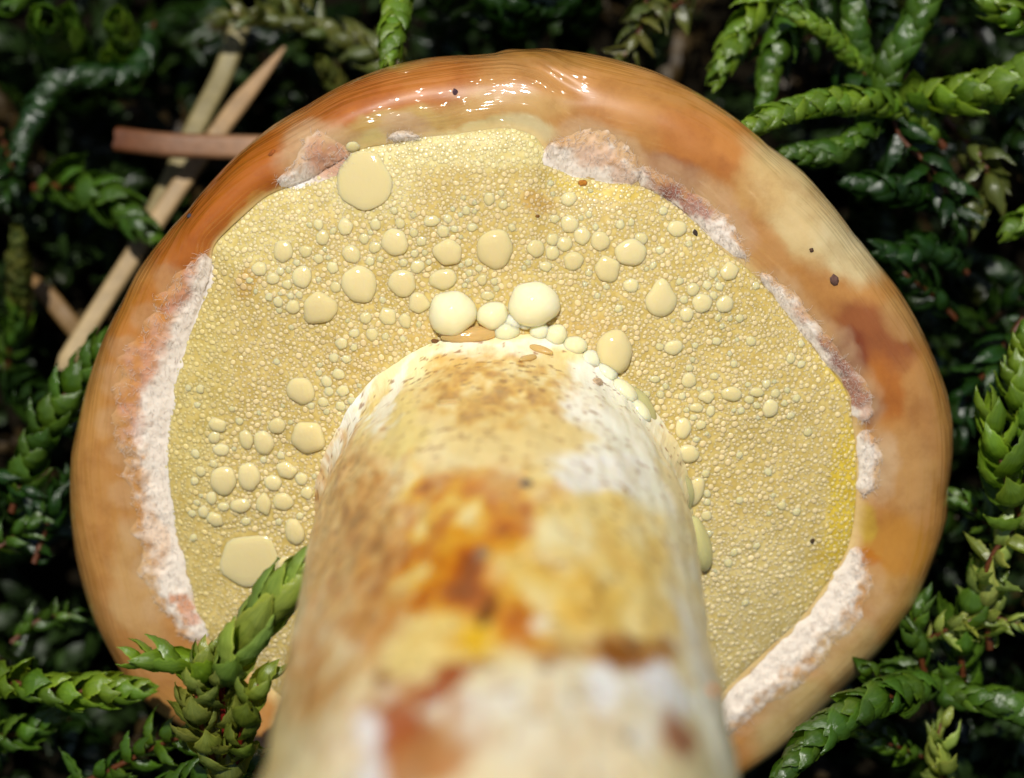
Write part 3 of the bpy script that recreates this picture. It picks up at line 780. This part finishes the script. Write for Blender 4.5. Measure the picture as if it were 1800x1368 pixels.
taken = [(d[0], d[1], (d[2] + d[3]) / 2) for d in DROPS] + [(640,318,50),(436,985,58)]
centres = [d for d in DROPS if d[2] > 8]
guard = 0
while n_drop < 298 and guard < 6000:
    guard += 1
    c = rnd.choice(centres); a = rnd.uniform(0, 6.28); R = rnd.uniform(1.05, 2.6) * c[2] + 8
    px, py = c[0] + R * math.cos(a), c[1] + R * math.sin(a); r = rnd.uniform(4.2, 8.5)
    if any((px - t[0]) ** 2 + (py - t[1]) ** 2 < (t[2] + r) ** 2 * 0.95 for t in taken): continue
    if in_pores(px, py) is None: continue
    if add_drop(px, py, r, r * rnd.uniform(0.8, 1.15)) is not None: taken.append((px, py, r))

# tiny beads
oct_v, oct_f = [], []
ns = 7
for i, (a, rr) in enumerate(((-0.2, 1.0), (0.45, 0.92), (0.95, 0.62))):
    for j in range(ns): oct_v.append((rr * math.cos(2 * math.pi * (j + 0.5 * i) / ns), rr * math.sin(2 * math.pi * (j + 0.5 * i) / ns), math.sin(a)))
oct_v.append((0, 0, 1.02))
for i in range(2):
    for j in range(ns):
        oct_f += [(i*ns+j, i*ns+(j+1)%ns, (i+1)*ns+j), (i*ns+(j+1)%ns, (i+1)*ns+(j+1)%ns, (i+1)*ns+j)]
for j in range(ns): oct_f.append((2*ns+j, 2*ns+(j+1)%ns, 3*ns))
oct_v = np.array(oct_v); oct_f = np.array(oct_f)
bv, bf, bpos, bk, bpink = [], [], [], [], []; nb = 0
tk = np.array(taken); cell = {}
BXY = np.stack([rng.uniform(285, 1515, 110000), rng.uniform(225, 1340, 110000)], -1)
BDEN = 0.5 + 0.5 * vnoise(BXY * 0.012, 91)
for t in range(110000):
    px, py = BXY[t]; dens = BDEN[t]
    r = rnd.choice((2.2, 2.9, 3.6, 4.2, 4.8, 5.6)) * (0.85 + 0.3 * dens) * (1.0 if t < 60000 else 0.62)
    if rnd.random() < 0.22 * (1 - dens): continue
    gx, gy = int(px // 12), int(py // 12)
    near = [b for i in (-1, 0, 1) for j in (-1, 0, 1) for b in cell.get((gx + i, gy + j), ())]
    if any((px - b[0]) ** 2 + (py - b[1]) ** 2 < ((b[2] + r) * 0.86) ** 2 for b in near): continue
    if np.any((tk[:, 0] - px) ** 2 + (tk[:, 1] - py) ** 2 < (tk[:, 2] * 0.9) ** 2): continue
    h = in_pores(px, py)
    if h is None: continue
    cell.setdefault((gx, gy), []).append((px, py, r))
    loc, nn, _ = h
    s = (DIST - loc[2]) / FPX
    up = np.array((math.sin(px * 12.9), math.cos(px * 12.9), 0)); up = up - nn * (up @ nn); up /= np.linalg.norm(up); xx = np.cross(up, nn)
    ex, ey = r * s * rnd.uniform(0.75, 1.2), r * s * rnd.uniform(0.75, 1.2)
    bv.append(loc + oct_v[:, :1] * xx * ex + oct_v[:, 1:2] * up * ey + oct_v[:, 2:] * nn * r * s * 0.20)
    bf.append(oct_f + nb); nb += len(oct_v)
    edge = sstep(470, 330, px) + sstep(330, 260, py)
    bpos.append(loc); bk.append(rnd.uniform(0.86, 1.08)); bpink.append(0.36 * (1 - min(edge, 1)) + 0.15)
bpc = stains(np.array(bpos), (212, 189, 120), PORE_SPLATS, 14, 0.02, 4)
bpc = (bpc * (1 - np.array(bpink)[:, None]) + lin((226, 204, 166)) * np.array(bpink)[:, None]) * np.array(bk)[:, None] * 1.04
bc = [np.repeat(bpc, len(oct_v), 0)]
bo = link('tiny_droplets', new_mesh('tiny_droplets', W(np.concatenate(bv)), np.concatenate(bf), np.concatenate(bc)), M_BEAD)
tag(bo, 'countless tiny pinkish beads of fluid covering the yellow pores', 'droplets', kind='stuff')

# ------------------------------------------------------------------ debris on the mushroom
def lump_mesh(name, seed, colr, shape=(1, 1, 1), rough=0.28, n=14, m=9):
    r = np.random.default_rng(seed)
    th = np.linspace(0, 2 * np.pi, n, endpoint=False); la = np.linspace(-np.pi / 2, np.pi / 2, m)
    A, B = np.meshgrid(th, la, indexing='ij')
    P = np.stack([np.cos(A) * np.cos(B), np.sin(A) * np.cos(B), np.sin(B)], -1)
    P = P * (1 + rough * fbm(P * 1.7 + seed, 3, seed))[..., None] * np.array(shape)
    c = np.tile(lin(colr), (n * m, 1)) * (0.7 + 0.6 * r.random((n * m, 1)))
    return new_mesh(name, P.reshape(-1, 3), grid_faces(n, m, True), c)

GRAINS = [(1467,493,11,10,(70,48,40),'dark soil grain stuck on the pale flank of the cap'),
 (1427,440,5,5,(60,40,26),'tiny dark speck on the cream flush of the cap'),
 (925,851,19,12,(74,66,60),'dark grey soil crumb on the orange stained stem'),
 (1222,409,5,7,(40,30,24),'black speck at the edge of the white veil above the pores'),
 (800,162,6,7,(52,34,40),'dark speck caught in the bright slime of the upper rim'),
 (478,269,5,8,(110,56,16),'brown speck on the deep orange shoulder of the cap'),
 (1025,322,9,7,(128,80,20),'amber brown crumb at the edge of the pinkish veil'),
 (945,380,5,4,(96,66,24),'small brown speck lying on the pores below the veil'),
 (1428,951,5,6,(44,30,16),'black flecks on the pale pores beside the white veil'),
 (1100,862,10,8,(112,86,26),'olive brown crumb below the white patch on the stem'),
 (765,600,8,5,(80,50,24),'dark crumb beside the amber flake at the stem top'),
 (1252,1215,13,12,(168,98,24),'rusty orange crumb at the stem edge near the white veil'),
 (1050,672,22,11,(146,124,98),'grey brown flake at the shoulder of the stem'),
 (333,380,9,6,(40,38,46),'bluish black crumb on the outer edge of the orange cap')]
for i, (px, py, rx, ry, c, lb) in enumerate(GRAINS):
    h = hit(px, py); s = (DIST - h[0][2]) / FPX * 0.001
    o = link('soil_grain', lump_mesh('soil_grain', 200 + i, tuple(np.minimum(255, np.array(c) * 1.5 + 10)), rough=0.5), M_GRAIN)
    place(o, h[0], h[1], 0.85 * rx * s, 0.85 * ry * s, 0.6 * min(rx, ry) * s, rnd.uniform(-0.6, 0.6))
    tag(o, lb, 'grain')

M_AMBER = mat_drop('amber_husk', lin((226, 190, 124)), 0.5, 0.6, 0.12, 0.4)
def amber(px, py, rx, ry, rot, lb, name='amber_husk', hf=0.7):
    h = hit(px, py); s = (DIST - h[0][2]) / FPX * 0.001
    me = lump_mesh(name, int(px), (200, 136, 50), rough=0.12, n=20, m=11)
    o = link(name, me, M_AMBER); place(o, h[0] + h[1] * ry * s * 300, h[1], rx * s, ry * s, hf * ry * s, rot)
    tag(o, lb, 'husk')
amber(825, 592, 54, 17, 0.05, 'amber translucent flake lodged under the big pale drops', 'amber_flake', 0.8)
amber(951, 617, 23, 9, -0.3, 'upper of two amber seed-like husks on the stem top')
amber(928, 632, 24, 8, 0.25, 'lower of two amber seed-like husks, touching an orange stain')
amber(790, 708, 22, 7, 0.1, 'single pale amber husk on the ochre stem face')

# ------------------------------------------------------------------ dry needles
def tube(path, radii, nseg=10, squash=1.0):
    path = np.array(path, float); n = len(path)
    T = np.gradient(path, axis=0); T /= np.linalg.norm(T, axis=1)[:, None]
    ref = np.array((0, 0, 1.0)); V = np.zeros((n, nseg, 3))
    for i in range(n):
        a = np.cross(T[i], ref)
        if np.linalg.norm(a) < 1e-4: a = np.cross(T[i], (0, 1, 0))
        a /= np.linalg.norm(a); b = np.cross(a, T[i])
        for j in range(nseg):
            t = 2 * math.pi * j / nseg
            V[i, j] = path[i] + radii[i] * (a * math.cos(t) + b * math.sin(t) * squash)
    I = np.arange(n - 1)[:, None]; J = np.arange(nseg)[None, :]
    F = np.stack([I * nseg + J, I * nseg + (J + 1) % nseg, (I + 1) * nseg + (J + 1) % nseg, (I + 1) * nseg + J], -1).reshape(-1, 4)
    return V.reshape(-1, 3), F

def catmull(pts, n):
    p = np.array(pts, float)
    p = np.vstack([2 * p[0] - p[1], p, 2 * p[-1] - p[-2]])
    out = []
    seg = len(p) - 3
    for u in np.linspace(0, seg - 1e-6, n):
        i = int(u); t = u - i
        a, b, c, d = p[i:i + 4]
        out.append(0.5 * ((2 * b) + (-a + c) * t + (2 * a - 5 * b + 4 * c - d) * t * t + (-a + 3 * b - 3 * c + d) * t ** 3))
    return np.array(out)

def needle(pts, width, c0, c1, lb, point=True):
    path = catmull([unproj(x, y, z) for x, y, z in pts], 40)
    path += 0.06 * np.stack([fbm(np.stack([np.linspace(0, 5, 40), np.full(40, float(k))], -1), 2, 77) for k in range(3)], -1)
    s = np.linspace(0, 1, 40); rad = 0.5 * width / FPX * 170 * (np.clip((1 - s) / 0.22, 0.05, 1) ** 0.6 if point else np.ones(40)) * np.clip(s / 0.02 + 0.6, 0.6, 1)
    V, F = tube(path, rad, 12, 0.6)
    # a groove down the upper face
    V = V.reshape(40, 12, 3)
    cen = V.mean(1, keepdims=True); V[:, 3] = V[:, 3] * 0.45 + cen[:, 0] * 0.55; V[:, 9] = V[:, 9] * 0.8 + cen[:, 0] * 0.2
    c = np.repeat(lin(c0)[None] * (1 - s[:, None]) + lin(c1)[None] * s[:, None], 12, 0)
    o0 = W(path[0])
    o = link('pine_needle', new_mesh('pine_needle', W(V.reshape(-1, 3)) - o0, F, c), M_NEEDLE); o.location = o0
    tag(o, lb, 'needle')

needle([(108,650,-17),(250,425,-18),(380,235,-19),(502,84,-19)], 36, (158,136,94), (150,116,76), 'long straw-coloured needle with a sharp tip, crossing under the cap edge')
needle([(200,520,-20),(290,340,-20),(350,210,-20),(400,110,-20),(430,20,-21)], 40, (134,118,76), (124,114,72), 'straw-coloured needle running under the pale olive moss shoot', False)
needle([(520,262,-16),(400,258,-16),(300,254,-16),(205,246,-17)], 46, (150,112,78), (88,46,16), 'brown-ended needle lying across the two straw-coloured needles', False)
needle([(150,600,-21),(105,545,-21),(55,485,-22)], 36, (112,86,46), (120,90,50), 'short tan needle poking out below the long straw needle')

# ------------------------------------------------------------------ moss
def leaf_mesh(name, seed, width=0.62, cup=0.55, bulge=0.16, curl=0.0, acute=1.0, n=7, m=15, teeth=0.0):
    r = np.random.default_rng(seed)
    vs = []
    for j in range(m):
        y = j / (m - 1)
        w = width * 0.5 * (np.sin(np.pi * (0.10 + 0.90 * y) ** 0.72) ** 0.85 if y < 1 else 0.0)
        w = max(w, 0.006) * (1 + 0.05 * r.normal() * (0 < j < m - 1))
        if y > 0.60: w *= max(0.04, 1 - (acute - 1) * 1.5 * (y - 0.60))
        w *= 1 + teeth * (0.5 - (j % 2)) * (0.35 < y < 0.97)
        for i in range(n):
            u = 2 * i / (n - 1) - 1
            z = bulge * math.sin(math.pi * min(y * 0.95, 1)) - cup * w * u * u - curl * y ** 2.2 + 0.012 * r.normal()
            vs.append((u * w * (1 - 0.18 * cup * u * u), y + 0.015 * r.normal() * (0 < j < m - 1), z))
    V = np.array(vs); UVl = np.array([(2 * i / (n - 1) - 1, j / (m - 1)) for j in range(m) for i in range(n)])
    I, J = np.meshgrid(np.arange(m - 1), np.arange(n - 1), indexing='ij')
    F = np.stack([I * n + J, I * n + J + 1, (I + 1) * n + J + 1, (I + 1) * n + J], -1).reshape(-1, 4)
    me = new_mesh(name, V, F, None, UVl); me.materials.append(M_LEAF)
    return me

LEAVES = {
 'bud': [leaf_mesh('leaf', 400 + k, 0.50 + 0.04 * (k % 3), 0.75, 0.13, 0.04 + 0.03 * (k % 3), 1.7, teeth=0.02) for k in range(6)],
 'tight': [leaf_mesh('leaf', 300 + k, 0.80 + 0.06 * (k % 3), 0.55, 0.17, 0.02 + 0.06 * (k % 3), 1.5) for k in range(6)],
 'pointed': [leaf_mesh('leaf', 320 + k, 0.70 + 0.05 * (k % 3), 0.45, 0.18, -0.04 + 0.04 * k, 2.0, teeth=0.08) for k in range(6)],
 'loose': [leaf_mesh('leaf', 340 + k, 0.48 + 0.05 * (k % 3), 0.95, 0.12, -0.30 + 0.20 * k, 1.9, teeth=0.06) for k in range(6)],
 'big': [leaf_mesh('leaf', 380 + k, 0.60 + 0.05 * (k % 3), 0.70, 0.17, -0.05 + 0.05 * k, 1.9, teeth=0.03) for k in range(6)],
 'broad': [leaf_mesh('leaf', 360 + k, 0.64 + 0.06 * (k % 3), 0.65, 0.18, -0.12 + 0.08 * k, 1.8, teeth=0.04) for k in range(6)],
}
STYLE = {  # leaf length / shoot width, opening angle, leaves per length, jitter
 'tight': (0.86, 19, 0.095, 4), 'pointed': (0.95, 23, 0.115, 6), 'loose': (0.85, 46, 0.18, 16), 'broad': (1.1, 28, 0.17, 8), 'big': (1.3, 21, 0.20, 7), 'bud': (1.75, 11, 0.10, 3)}

def frames(path):
    T = np.gradient(path, axis=0); T /= np.linalg.norm(T, axis=1)[:, None]
    U = np.zeros_like(T); u = np.cross(T[0], (0.3, 0.2, 1.0)); u /= np.linalg.norm(u)
    for i in range(len(path)):
        u = u - T[i] * (u @ T[i]); u /= np.linalg.norm(u); U[i] = u
    return T, U, np.cross(T, U)

def leaf_frames(path, width, style, r):
    """yields (base, x, y, z, length) of each leaf up the shoot, view frame"""
    lr, ang, sp, jit = STYLE[style]
    d = np.concatenate([[0], np.cumsum(np.linalg.norm(np.diff(path, axis=0), axis=1))]); Ltot = d[-1]
    T, U, B = frames(path)
    L0 = width * lr; s = 0.0; k = 0; out = []
    while s < Ltot:
        f = s / Ltot
        tip = np.clip((Ltot - s) / (width * 1.3), 0, 1)
        base = np.clip(s / (width * 0.8) + 0.45, 0.45, 1)
        i = min(int(np.searchsorted(d, s)), len(path) - 1)
        Lk = L0 * (0.55 + 0.45 * tip) * base * r.uniform(0.86, 1.12)
        a = math.radians((ang * (0.28 + 0.72 * tip) + r.normal(0, jit)))
        th = k * 2.39996 + r.normal(0, 0.15)
        rad = U[i] * math.cos(th) + B[i] * math.sin(th)
        y = T[i] * math.cos(a) + rad * math.sin(a); z = rad * math.cos(a) - T[i] * math.sin(a)
        tw = r.normal(0, 0.12 if style != 'loose' else 0.4)
        x = np.cross(y, z); x, z = x * math.cos(tw) + z * math.sin(tw), z * math.cos(tw) - x * math.sin(tw)
        out.append((path[i] + rad * 0.10 * width, x, y, z, Lk))
        s += L0 * sp * (0.7 + 0.3 * tip) * r.uniform(0.8, 1.2); k += 1
    return out

shoot_no = 0
def moss_shoot(pts, width_px, style, colr, label, group='moss shoots round the mushroom', stem_c=(84, 44, 20), seed=None):
    """pts from base to tip: (px, py, z mm)"""
    global shoot_no
    shoot_no += 1
    r = np.random.default_rng(1000 + shoot_no if seed is None else seed)
    ctrl = [unproj(x, y, z) for x, y, z in pts]
    path = catmull(ctrl, 60)
    width = width_px / FPX * (DIST - ctrl[-1][2])
    o0 = W(path[0])
    root = empty('moss_shoot', o0)
    tag(root, label, 'moss', group)
    V, F = tube(path[:-3], np.linspace(0.085, 0.04, 57) * width, 6)
    link('stem', new_mesh('stem', W(V) - o0, F, np.tile(lin(stem_c), (len(V), 1))), M_MOSS_STEM, root)
    base_c = lin(colr)
    for (p, x, y, z, L) in leaf_frames(path, width, style, r):
        o = bpy.data.objects.new('leaf', LEAVES[style][r.integers(6)]); COL.objects.link(o)
        o.parent = root
        X, Y, Z = Wdir(x), Wdir(y), Wdir(z); P0 = W(p) - o0; s = L * 0.001
        o.matrix_basis = Matrix(((X[0]*s, Y[0]*s, Z[0]*s, P0[0]), (X[1]*s, Y[1]*s, Z[1]*s, P0[1]), (X[2]*s, Y[2]*s, Z[2]*s, P0[2]), (0, 0, 0, 1)))
        j = r.uniform(0.8, 1.2); o.color = (*(base_c * np.array((j * r.uniform(0.9, 1.12), j, j * r.uniform(0.8, 1.1)))), 1.0)
    return root

BR, MD, DK, OL, PL = (112, 142, 44), (76, 108, 34), (36, 66, 22), (98, 104, 54), (142, 158, 82)
SHOOTS = [
 # upper right
 ([(1600,205,-8),(1540,182,-6),(1440,182,-4),(1318,222,-2)], 66, 'tight', BR, 'bright tight moss shoot with its tip touching the upper cap rim'),
 ([(1545,170,-9),(1520,225,-7),(1470,262,-6),(1385,268,-5)], 66, 'tight', MD, 'glossy dark moss shoot curling just below the bright tip at the cap rim'),
 ([(1540,230,-9),(1560,130,-8),(1605,50,-8),(1650,-50,-8)], 78, 'tight', MD, 'upright rounded moss shoot beside the black gap'),
 ([(1660,260,-9),(1610,190,-8),(1690,165,-6),(1760,145,-5),(1850,110,-5)], 92, 'tight', BR, 'thick bright catkin-like moss shoot above the tangle of thin leaves'),
 ([(1400,-60,-9),(1340,0,-8),(1300,60,-8),(1262,128,-8)], 66, 'pointed', BR, 'drooping moss shoot with pointed leaves, the outer of a hanging pair'),
 ([(1420,-40,-10),(1390,30,-9),(1365,90,-9),(1345,165,-9)], 70, 'pointed', MD, 'drooping moss shoot with pointed leaves, the inner of a hanging pair'),
 ([(1520,130,-8),(1480,85,-7),(1440,50,-6),(1388,24,-6)], 46, 'tight', BR, 'small shiny moss bud pointing sideways over the black gap'),
 ([(1540,160,-9),(1510,80,-8),(1500,20,-8),(1490,-40,-8)], 64, 'tight', MD, 'short moss shoot rising behind the shiny sideways bud'),
 ([(1470,60,-10),(1500,120,-9),(1560,190,-8),(1590,250,-8),(1650,310,-8),(1690,400,-9)], 90, 'loose', DK, 'dark leafy moss stem linking the upper shoots'),
 ([(1660,210,-10),(1720,270,-9),(1740,340,-9),(1690,400,-10)], 80, 'loose', OL, 'tangle of thin olive moss leaves below the thick shoot'),
 ([(1700,330,-12),(1640,345,-10),(1580,335,-8),(1500,320,-8)], 74, 'tight', DK, 'dark green rounded moss shoot near the pale flush of the cap'),
 ([(1700,480,-12),(1640,440,-10),(1590,450,-9),(1545,440,-8)], 70, 'tight', DK, 'dark green moss shoot touching the cap below the rounded one'),
 ([(1680,560,-12),(1640,520,-11),(1600,490,-9),(1580,470,-9)], 60, 'broad', DK, 'dark moss shoot with broad wet leaves beside the soil grain'),
 ([(1840,20,-7),(1790,25,-6),(1740,5,-6)], 80, 'pointed', BR, 'bright moss tip with long pointed leaves entering over the thick shoot'),
 ([(1840,360,-9),(1810,380,-8),(1780,400,-8)], 70, 'pointed', BR, 'bright green moss tip near the tangle of olive leaves'),
 ([(1140,-40,-12),(1135,20,-11),(1110,80,-11),(1090,105,-11)], 70, 'loose', OL, 'pale grey green drooping moss beyond the top of the cap'),
 ([(1230,-20,-15),(1170,20,-14),(1120,30,-14)], 70, 'loose', OL, 'dull moss sprig beyond the pale drooping moss'),
 # right side
 ([(1800,560,-10),(1745,640,-10),(1700,700,-11),(1690,760,-11)], 80, 'loose', DK, 'dark shaded moss sprig beside the widest part of the cap'),
 ([(1830,980,-4),(1790,900,-3),(1765,830,-2),(1740,720,-2)], 86, 'broad', BR, 'upright moss rosette with pale green veined leaves on the bright side'),
 ([(1840,800,-4),(1800,720,-3),(1795,640,-3),(1805,590,-3)], 70, 'pointed', BR, 'slim moss tip standing over the veined rosette'),
 ([(1740,1140,-6),(1730,1020,-4),(1770,940,-3),(1840,880,-3)], 84, 'loose', PL, 'pale moss sprig with a red stem and spreading leaves'),
 ([(1760,960,-8),(1720,900,-7),(1690,880,-7)], 70, 'loose', MD, 'moss sprig with curled leaves between cap and red stem'),
 ([(1700,1250,-8),(1690,1130,-6),(1720,1040,-5),(1745,990,-5)], 80, 'broad', MD, 'moss branch with broad wet leaves growing up from the dark hollow'),
 ([(1640,1250,-8),(1620,1160,-6),(1610,1100,-5),(1625,1060,-5)], 84, 'loose', MD, 'moss shoot with spoon-like leaves against the lower cap edge'),
 ([(1620,1130,-6),(1680,1100,-5),(1740,1085,-5),(1800,1100,-5)], 54, 'loose', PL, 'side branch with narrow pale leaves in front of the dark hollow'),
 ([(1660,1200,-6),(1560,1225,-2),(1470,1270,0),(1390,1345,1)], 92, 'tight', MD, 'feathery moss shoot lying over the lower rim of the cap'),
 ([(1620,1190,-7),(1560,1195,-5),(1530,1180,-4)], 64, 'broad', MD, 'short broad-leaved moss tip beside the feathery shoot'),
 ([(1620,1210,-7),(1700,1225,-5),(1770,1240,-5),(1850,1275,-5)], 74, 'tight', MD, 'toothed moss shoot stretching away from the feathery shoot'),
 ([(1660,1400,-7),(1655,1340,-5),(1650,1300,-5),(1655,1265,-5)], 76, 'loose', PL, 'withered pale moss tip with twisted leaves in the dark hollow'),
 ([(1620,1330,-8),(1570,1310,-6),(1525,1300,-6)], 44, 'broad', MD, 'single leafy moss tip lying in the dark hollow'),
 # left side
 ([(20,900,-9),(60,790,-8),(110,700,-8),(200,590,-8)], 78, 'pointed', MD, 'moss shoot with whitish leaf points behind the cap edge'),
 ([(60,990,-9),(90,900,-9),(120,840,-9)], 70, 'loose', DK, 'dark moss sprig below the shoot with whitish points'),
 ([(-60,1195,-6),(20,1200,-4),(120,1215,-3),(240,1210,-2)], 80, 'pointed', BR, 'bright flattened moss shoot with a toothed tip close to the cap'),
 ([(-40,1300,-8),(30,1290,-7),(95,1262,-7)], 74, 'pointed', MD, 'shaded moss shoot under the bright flattened one'),
 ([(-40,830,-8),(20,850,-8),(60,880,-8)], 80, 'loose', DK, 'dark moss sprig at the foot of the whitish-pointed shoot'),
 ([(-30,980,-8),(30,940,-8),(75,900,-8)], 60, 'loose', MD, 'slim grey green moss sprig in deep shade'),
 ([(20,1130,-10),(70,1090,-10),(130,1080,-10)], 60, 'loose', MD, 'small shaded moss sprig above the bright flattened shoot'),
 ([(100,1400,-5),(200,1350,-4),(280,1310,-3),(355,1285,-2)], 76, 'loose', MD, 'moss shoot with dark glossy leaves creeping under the cap edge'),
 ([(230,1420,-2),(320,1380,-1),(400,1350,0),(480,1335,1)], 80, 'pointed', MD, 'grey green moss shoot creeping towards the foot of the stem'),
 # upper left, deeper
 ([(150,200,-26),(130,120,-20),(95,60,-16),(82,36,-13)], 120, 'tight', MD, 'fat moss shoot seen end-on like a small dome'),
 ([(230,140,-24),(220,80,-19),(205,40,-16)], 92, 'tight', BR, 'second end-on moss shoot beside the small green dome'),
 ([(270,40,-20),(235,120,-18),(120,140,-17),(60,210,-17),(35,270,-17)], 66, 'tight', DK, 'arching dark moss shoot below the end-on domes'),
 ([(60,330,-19),(130,330,-17),(190,355,-16),(248,398,-15)], 92, 'pointed', MD, 'broad pointed moss tip lying over the straw needle'),
 ([(720,-70,-7),(705,-10,-6),(695,40,-5),(683,104,-4)], 66, 'tight', BR, 'small hanging moss tip just above the cap rim'),
 ([(760,170,-16),(690,110,-14),(620,70,-17),(500,35,-17),(385,30,-17)], 72, 'loose', OL, 'pale olive moss shoot arching over the straw needles'),
 ([(640,210,-20),(600,160,-18),(572,118,-16)], 62, 'tight', OL, 'small olive moss bud between needle tip and cap'),
 ([(40,610,-22),(35,520,-18),(32,415,-15)], 56, 'tight', OL, 'pale upright moss bud beside the short tan needle'),
 ([(10,660,-21),(20,600,-19),(30,545,-17)], 66, 'loose', MD, 'little moss sprig at the foot of the pale bud'),
 ([(960,60,-18),(900,30,-15),(860,0,-14)], 90, 'tight', DK, 'dark moss shoot out beyond the top of the cap'),
 ([(1040,-20,-18),(970,10,-15),(910,5,-13)], 80, 'tight', DK, 'dark glossy moss shoot crossing beyond the cap'),
 ([(560,-30,-20),(500,10,-18),(440,30,-17)], 60, 'loose', OL, 'grey olive moss sprig beyond the straw needles'),
 ([(140,-30,-20),(60,-20,-18),(20,10,-16)], 70, 'tight', MD, 'moss tip tucked beside the small green dome'),
 ([(0,230,-21),(20,300,-19),(10,360,-18)], 60, 'loose', DK, 'dim moss sprig near the broad pointed tip'),
]
for a in SHOOTS:
    moss_shoot(*a)

# the leafy tip that stands in front of the cap, beside the stem
G_TIP = 'moss tips in front of the cap'
moss_shoot([(388,1215,6),(410,1165,8),(455,1095,9),(510,1024,10)], 96, 'bud', (150, 170, 84), 'long pale green moss bud with a red stem, rising between cap rim and stem', G_TIP, (130, 16, 20))
moss_shoot([(400,1400,2),(398,1320,4),(392,1250,6),(385,1190,7)], 100, 'broad', (128, 138, 66), 'olive leafy moss stalk carrying the long pale bud', G_TIP, (120, 20, 20))
moss_shoot([(395,1215,6),(355,1185,7),(310,1165,7),(250,1158,7)], 72, 'big', (116, 146, 44), 'leafy moss side branch spreading over the cap rim', G_TIP, (120, 30, 20))
moss_shoot([(415,1340,4),(430,1270,7),(445,1220,8),(468,1190,8)], 74, 'big', (124, 138, 58), 'stubby moss side branch tucked against the stem', G_TIP, (120, 30, 20))
moss_shoot([(375,1340,4),(350,1260,6),(348,1210,7),(362,1150,7)], 74, 'broad', (138, 146, 74), 'olive moss rosette in front of the orange rim', G_TIP, (110, 50, 30))

# shoots deeper down, all round the cap; leaf colours darkened to act as shade
def cap_mask(px, py):
    a = math.atan2(-(py - 790), px - 900); return math.hypot(px - 900, py - 790) < np.interp(a, ao, ro) + 20
cnt = 0
while cnt < 52:
    px, py = rnd.uniform(-60, 1860), rnd.uniform(-60, 1430)
    if cap_mask(px, py): continue
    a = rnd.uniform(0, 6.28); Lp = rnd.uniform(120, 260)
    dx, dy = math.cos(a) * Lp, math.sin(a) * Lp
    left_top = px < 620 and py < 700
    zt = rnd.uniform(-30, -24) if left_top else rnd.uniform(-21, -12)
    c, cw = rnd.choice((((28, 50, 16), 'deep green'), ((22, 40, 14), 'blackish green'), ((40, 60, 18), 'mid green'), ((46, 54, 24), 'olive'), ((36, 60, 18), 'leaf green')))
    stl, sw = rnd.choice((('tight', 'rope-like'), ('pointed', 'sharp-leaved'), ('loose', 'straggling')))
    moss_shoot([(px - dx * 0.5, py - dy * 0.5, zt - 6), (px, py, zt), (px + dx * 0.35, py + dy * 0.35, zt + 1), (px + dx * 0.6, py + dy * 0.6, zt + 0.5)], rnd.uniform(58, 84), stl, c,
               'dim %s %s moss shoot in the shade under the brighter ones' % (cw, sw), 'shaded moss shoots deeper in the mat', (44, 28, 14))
    cnt += 1

# the old mat underneath, darkened in colour for shade: nobody could count its leaves
mv, mf, mc = [], [], []; nbv = 0
lt = np.array([(-0.05,0,0),(0.05,0,0),(-0.28,0.45,0.10),(0,0.45,0.20),(0.28,0.45,0.10),(-0.16,0.8,0.05),(0.16,0.8,0.05),(0,1.0,0)])
lf = np.array([(0,1,3),(0,3,2),(1,4,3),(2,3,5),(3,4,6),(3,6,5),(5,6,7)])
r = np.random.default_rng(5)
for t in range(900):
    x, y = r.uniform(-62, 62), r.uniform(-52, 52)
    h = r.uniform(1.0, 13.0)
    if math.hypot(x, y + 4) < 30: h = min(h, 6.0)
    a = r.uniform(0, 6.28); ln = r.uniform(5, 11)
    zc = (h - FLOOR - y * ST) / CT if False else None
    wp = lambda hx, hy, hz: np.array((hx, hy * CT + (hz - FLOOR) * ST, -hy * ST + (hz - FLOOR) * CT))
    path = catmull([wp(x, y, max(h - 4, 0)), wp(x + math.cos(a) * ln * 0.5, y + math.sin(a) * ln * 0.5, h), wp(x + math.cos(a) * ln, y + math.sin(a) * ln, h + r.uniform(-2, 1.5))], 24)
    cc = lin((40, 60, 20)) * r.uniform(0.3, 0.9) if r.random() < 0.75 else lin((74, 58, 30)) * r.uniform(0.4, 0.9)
    for (p, xx, yy, zz, L) in leaf_frames(path, r.uniform(1.8, 2.6), 'pointed' if r.random() < 0.5 else 'loose', r):
        mv.append(p + L * (lt[:, :1] * xx + lt[:, 1:2] * yy + lt[:, 2:] * zz)); mf.append(lf + nbv); nbv += 8
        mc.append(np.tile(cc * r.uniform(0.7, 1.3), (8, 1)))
mo = link('moss_mat', new_mesh('moss_mat', W(np.concatenate(mv)), np.concatenate(mf), np.concatenate(mc)), M_CARPET)
tag(mo, 'old moss mat, its colour darkened for shade, filling the hollows below the shoots', 'moss mat', kind='stuff')
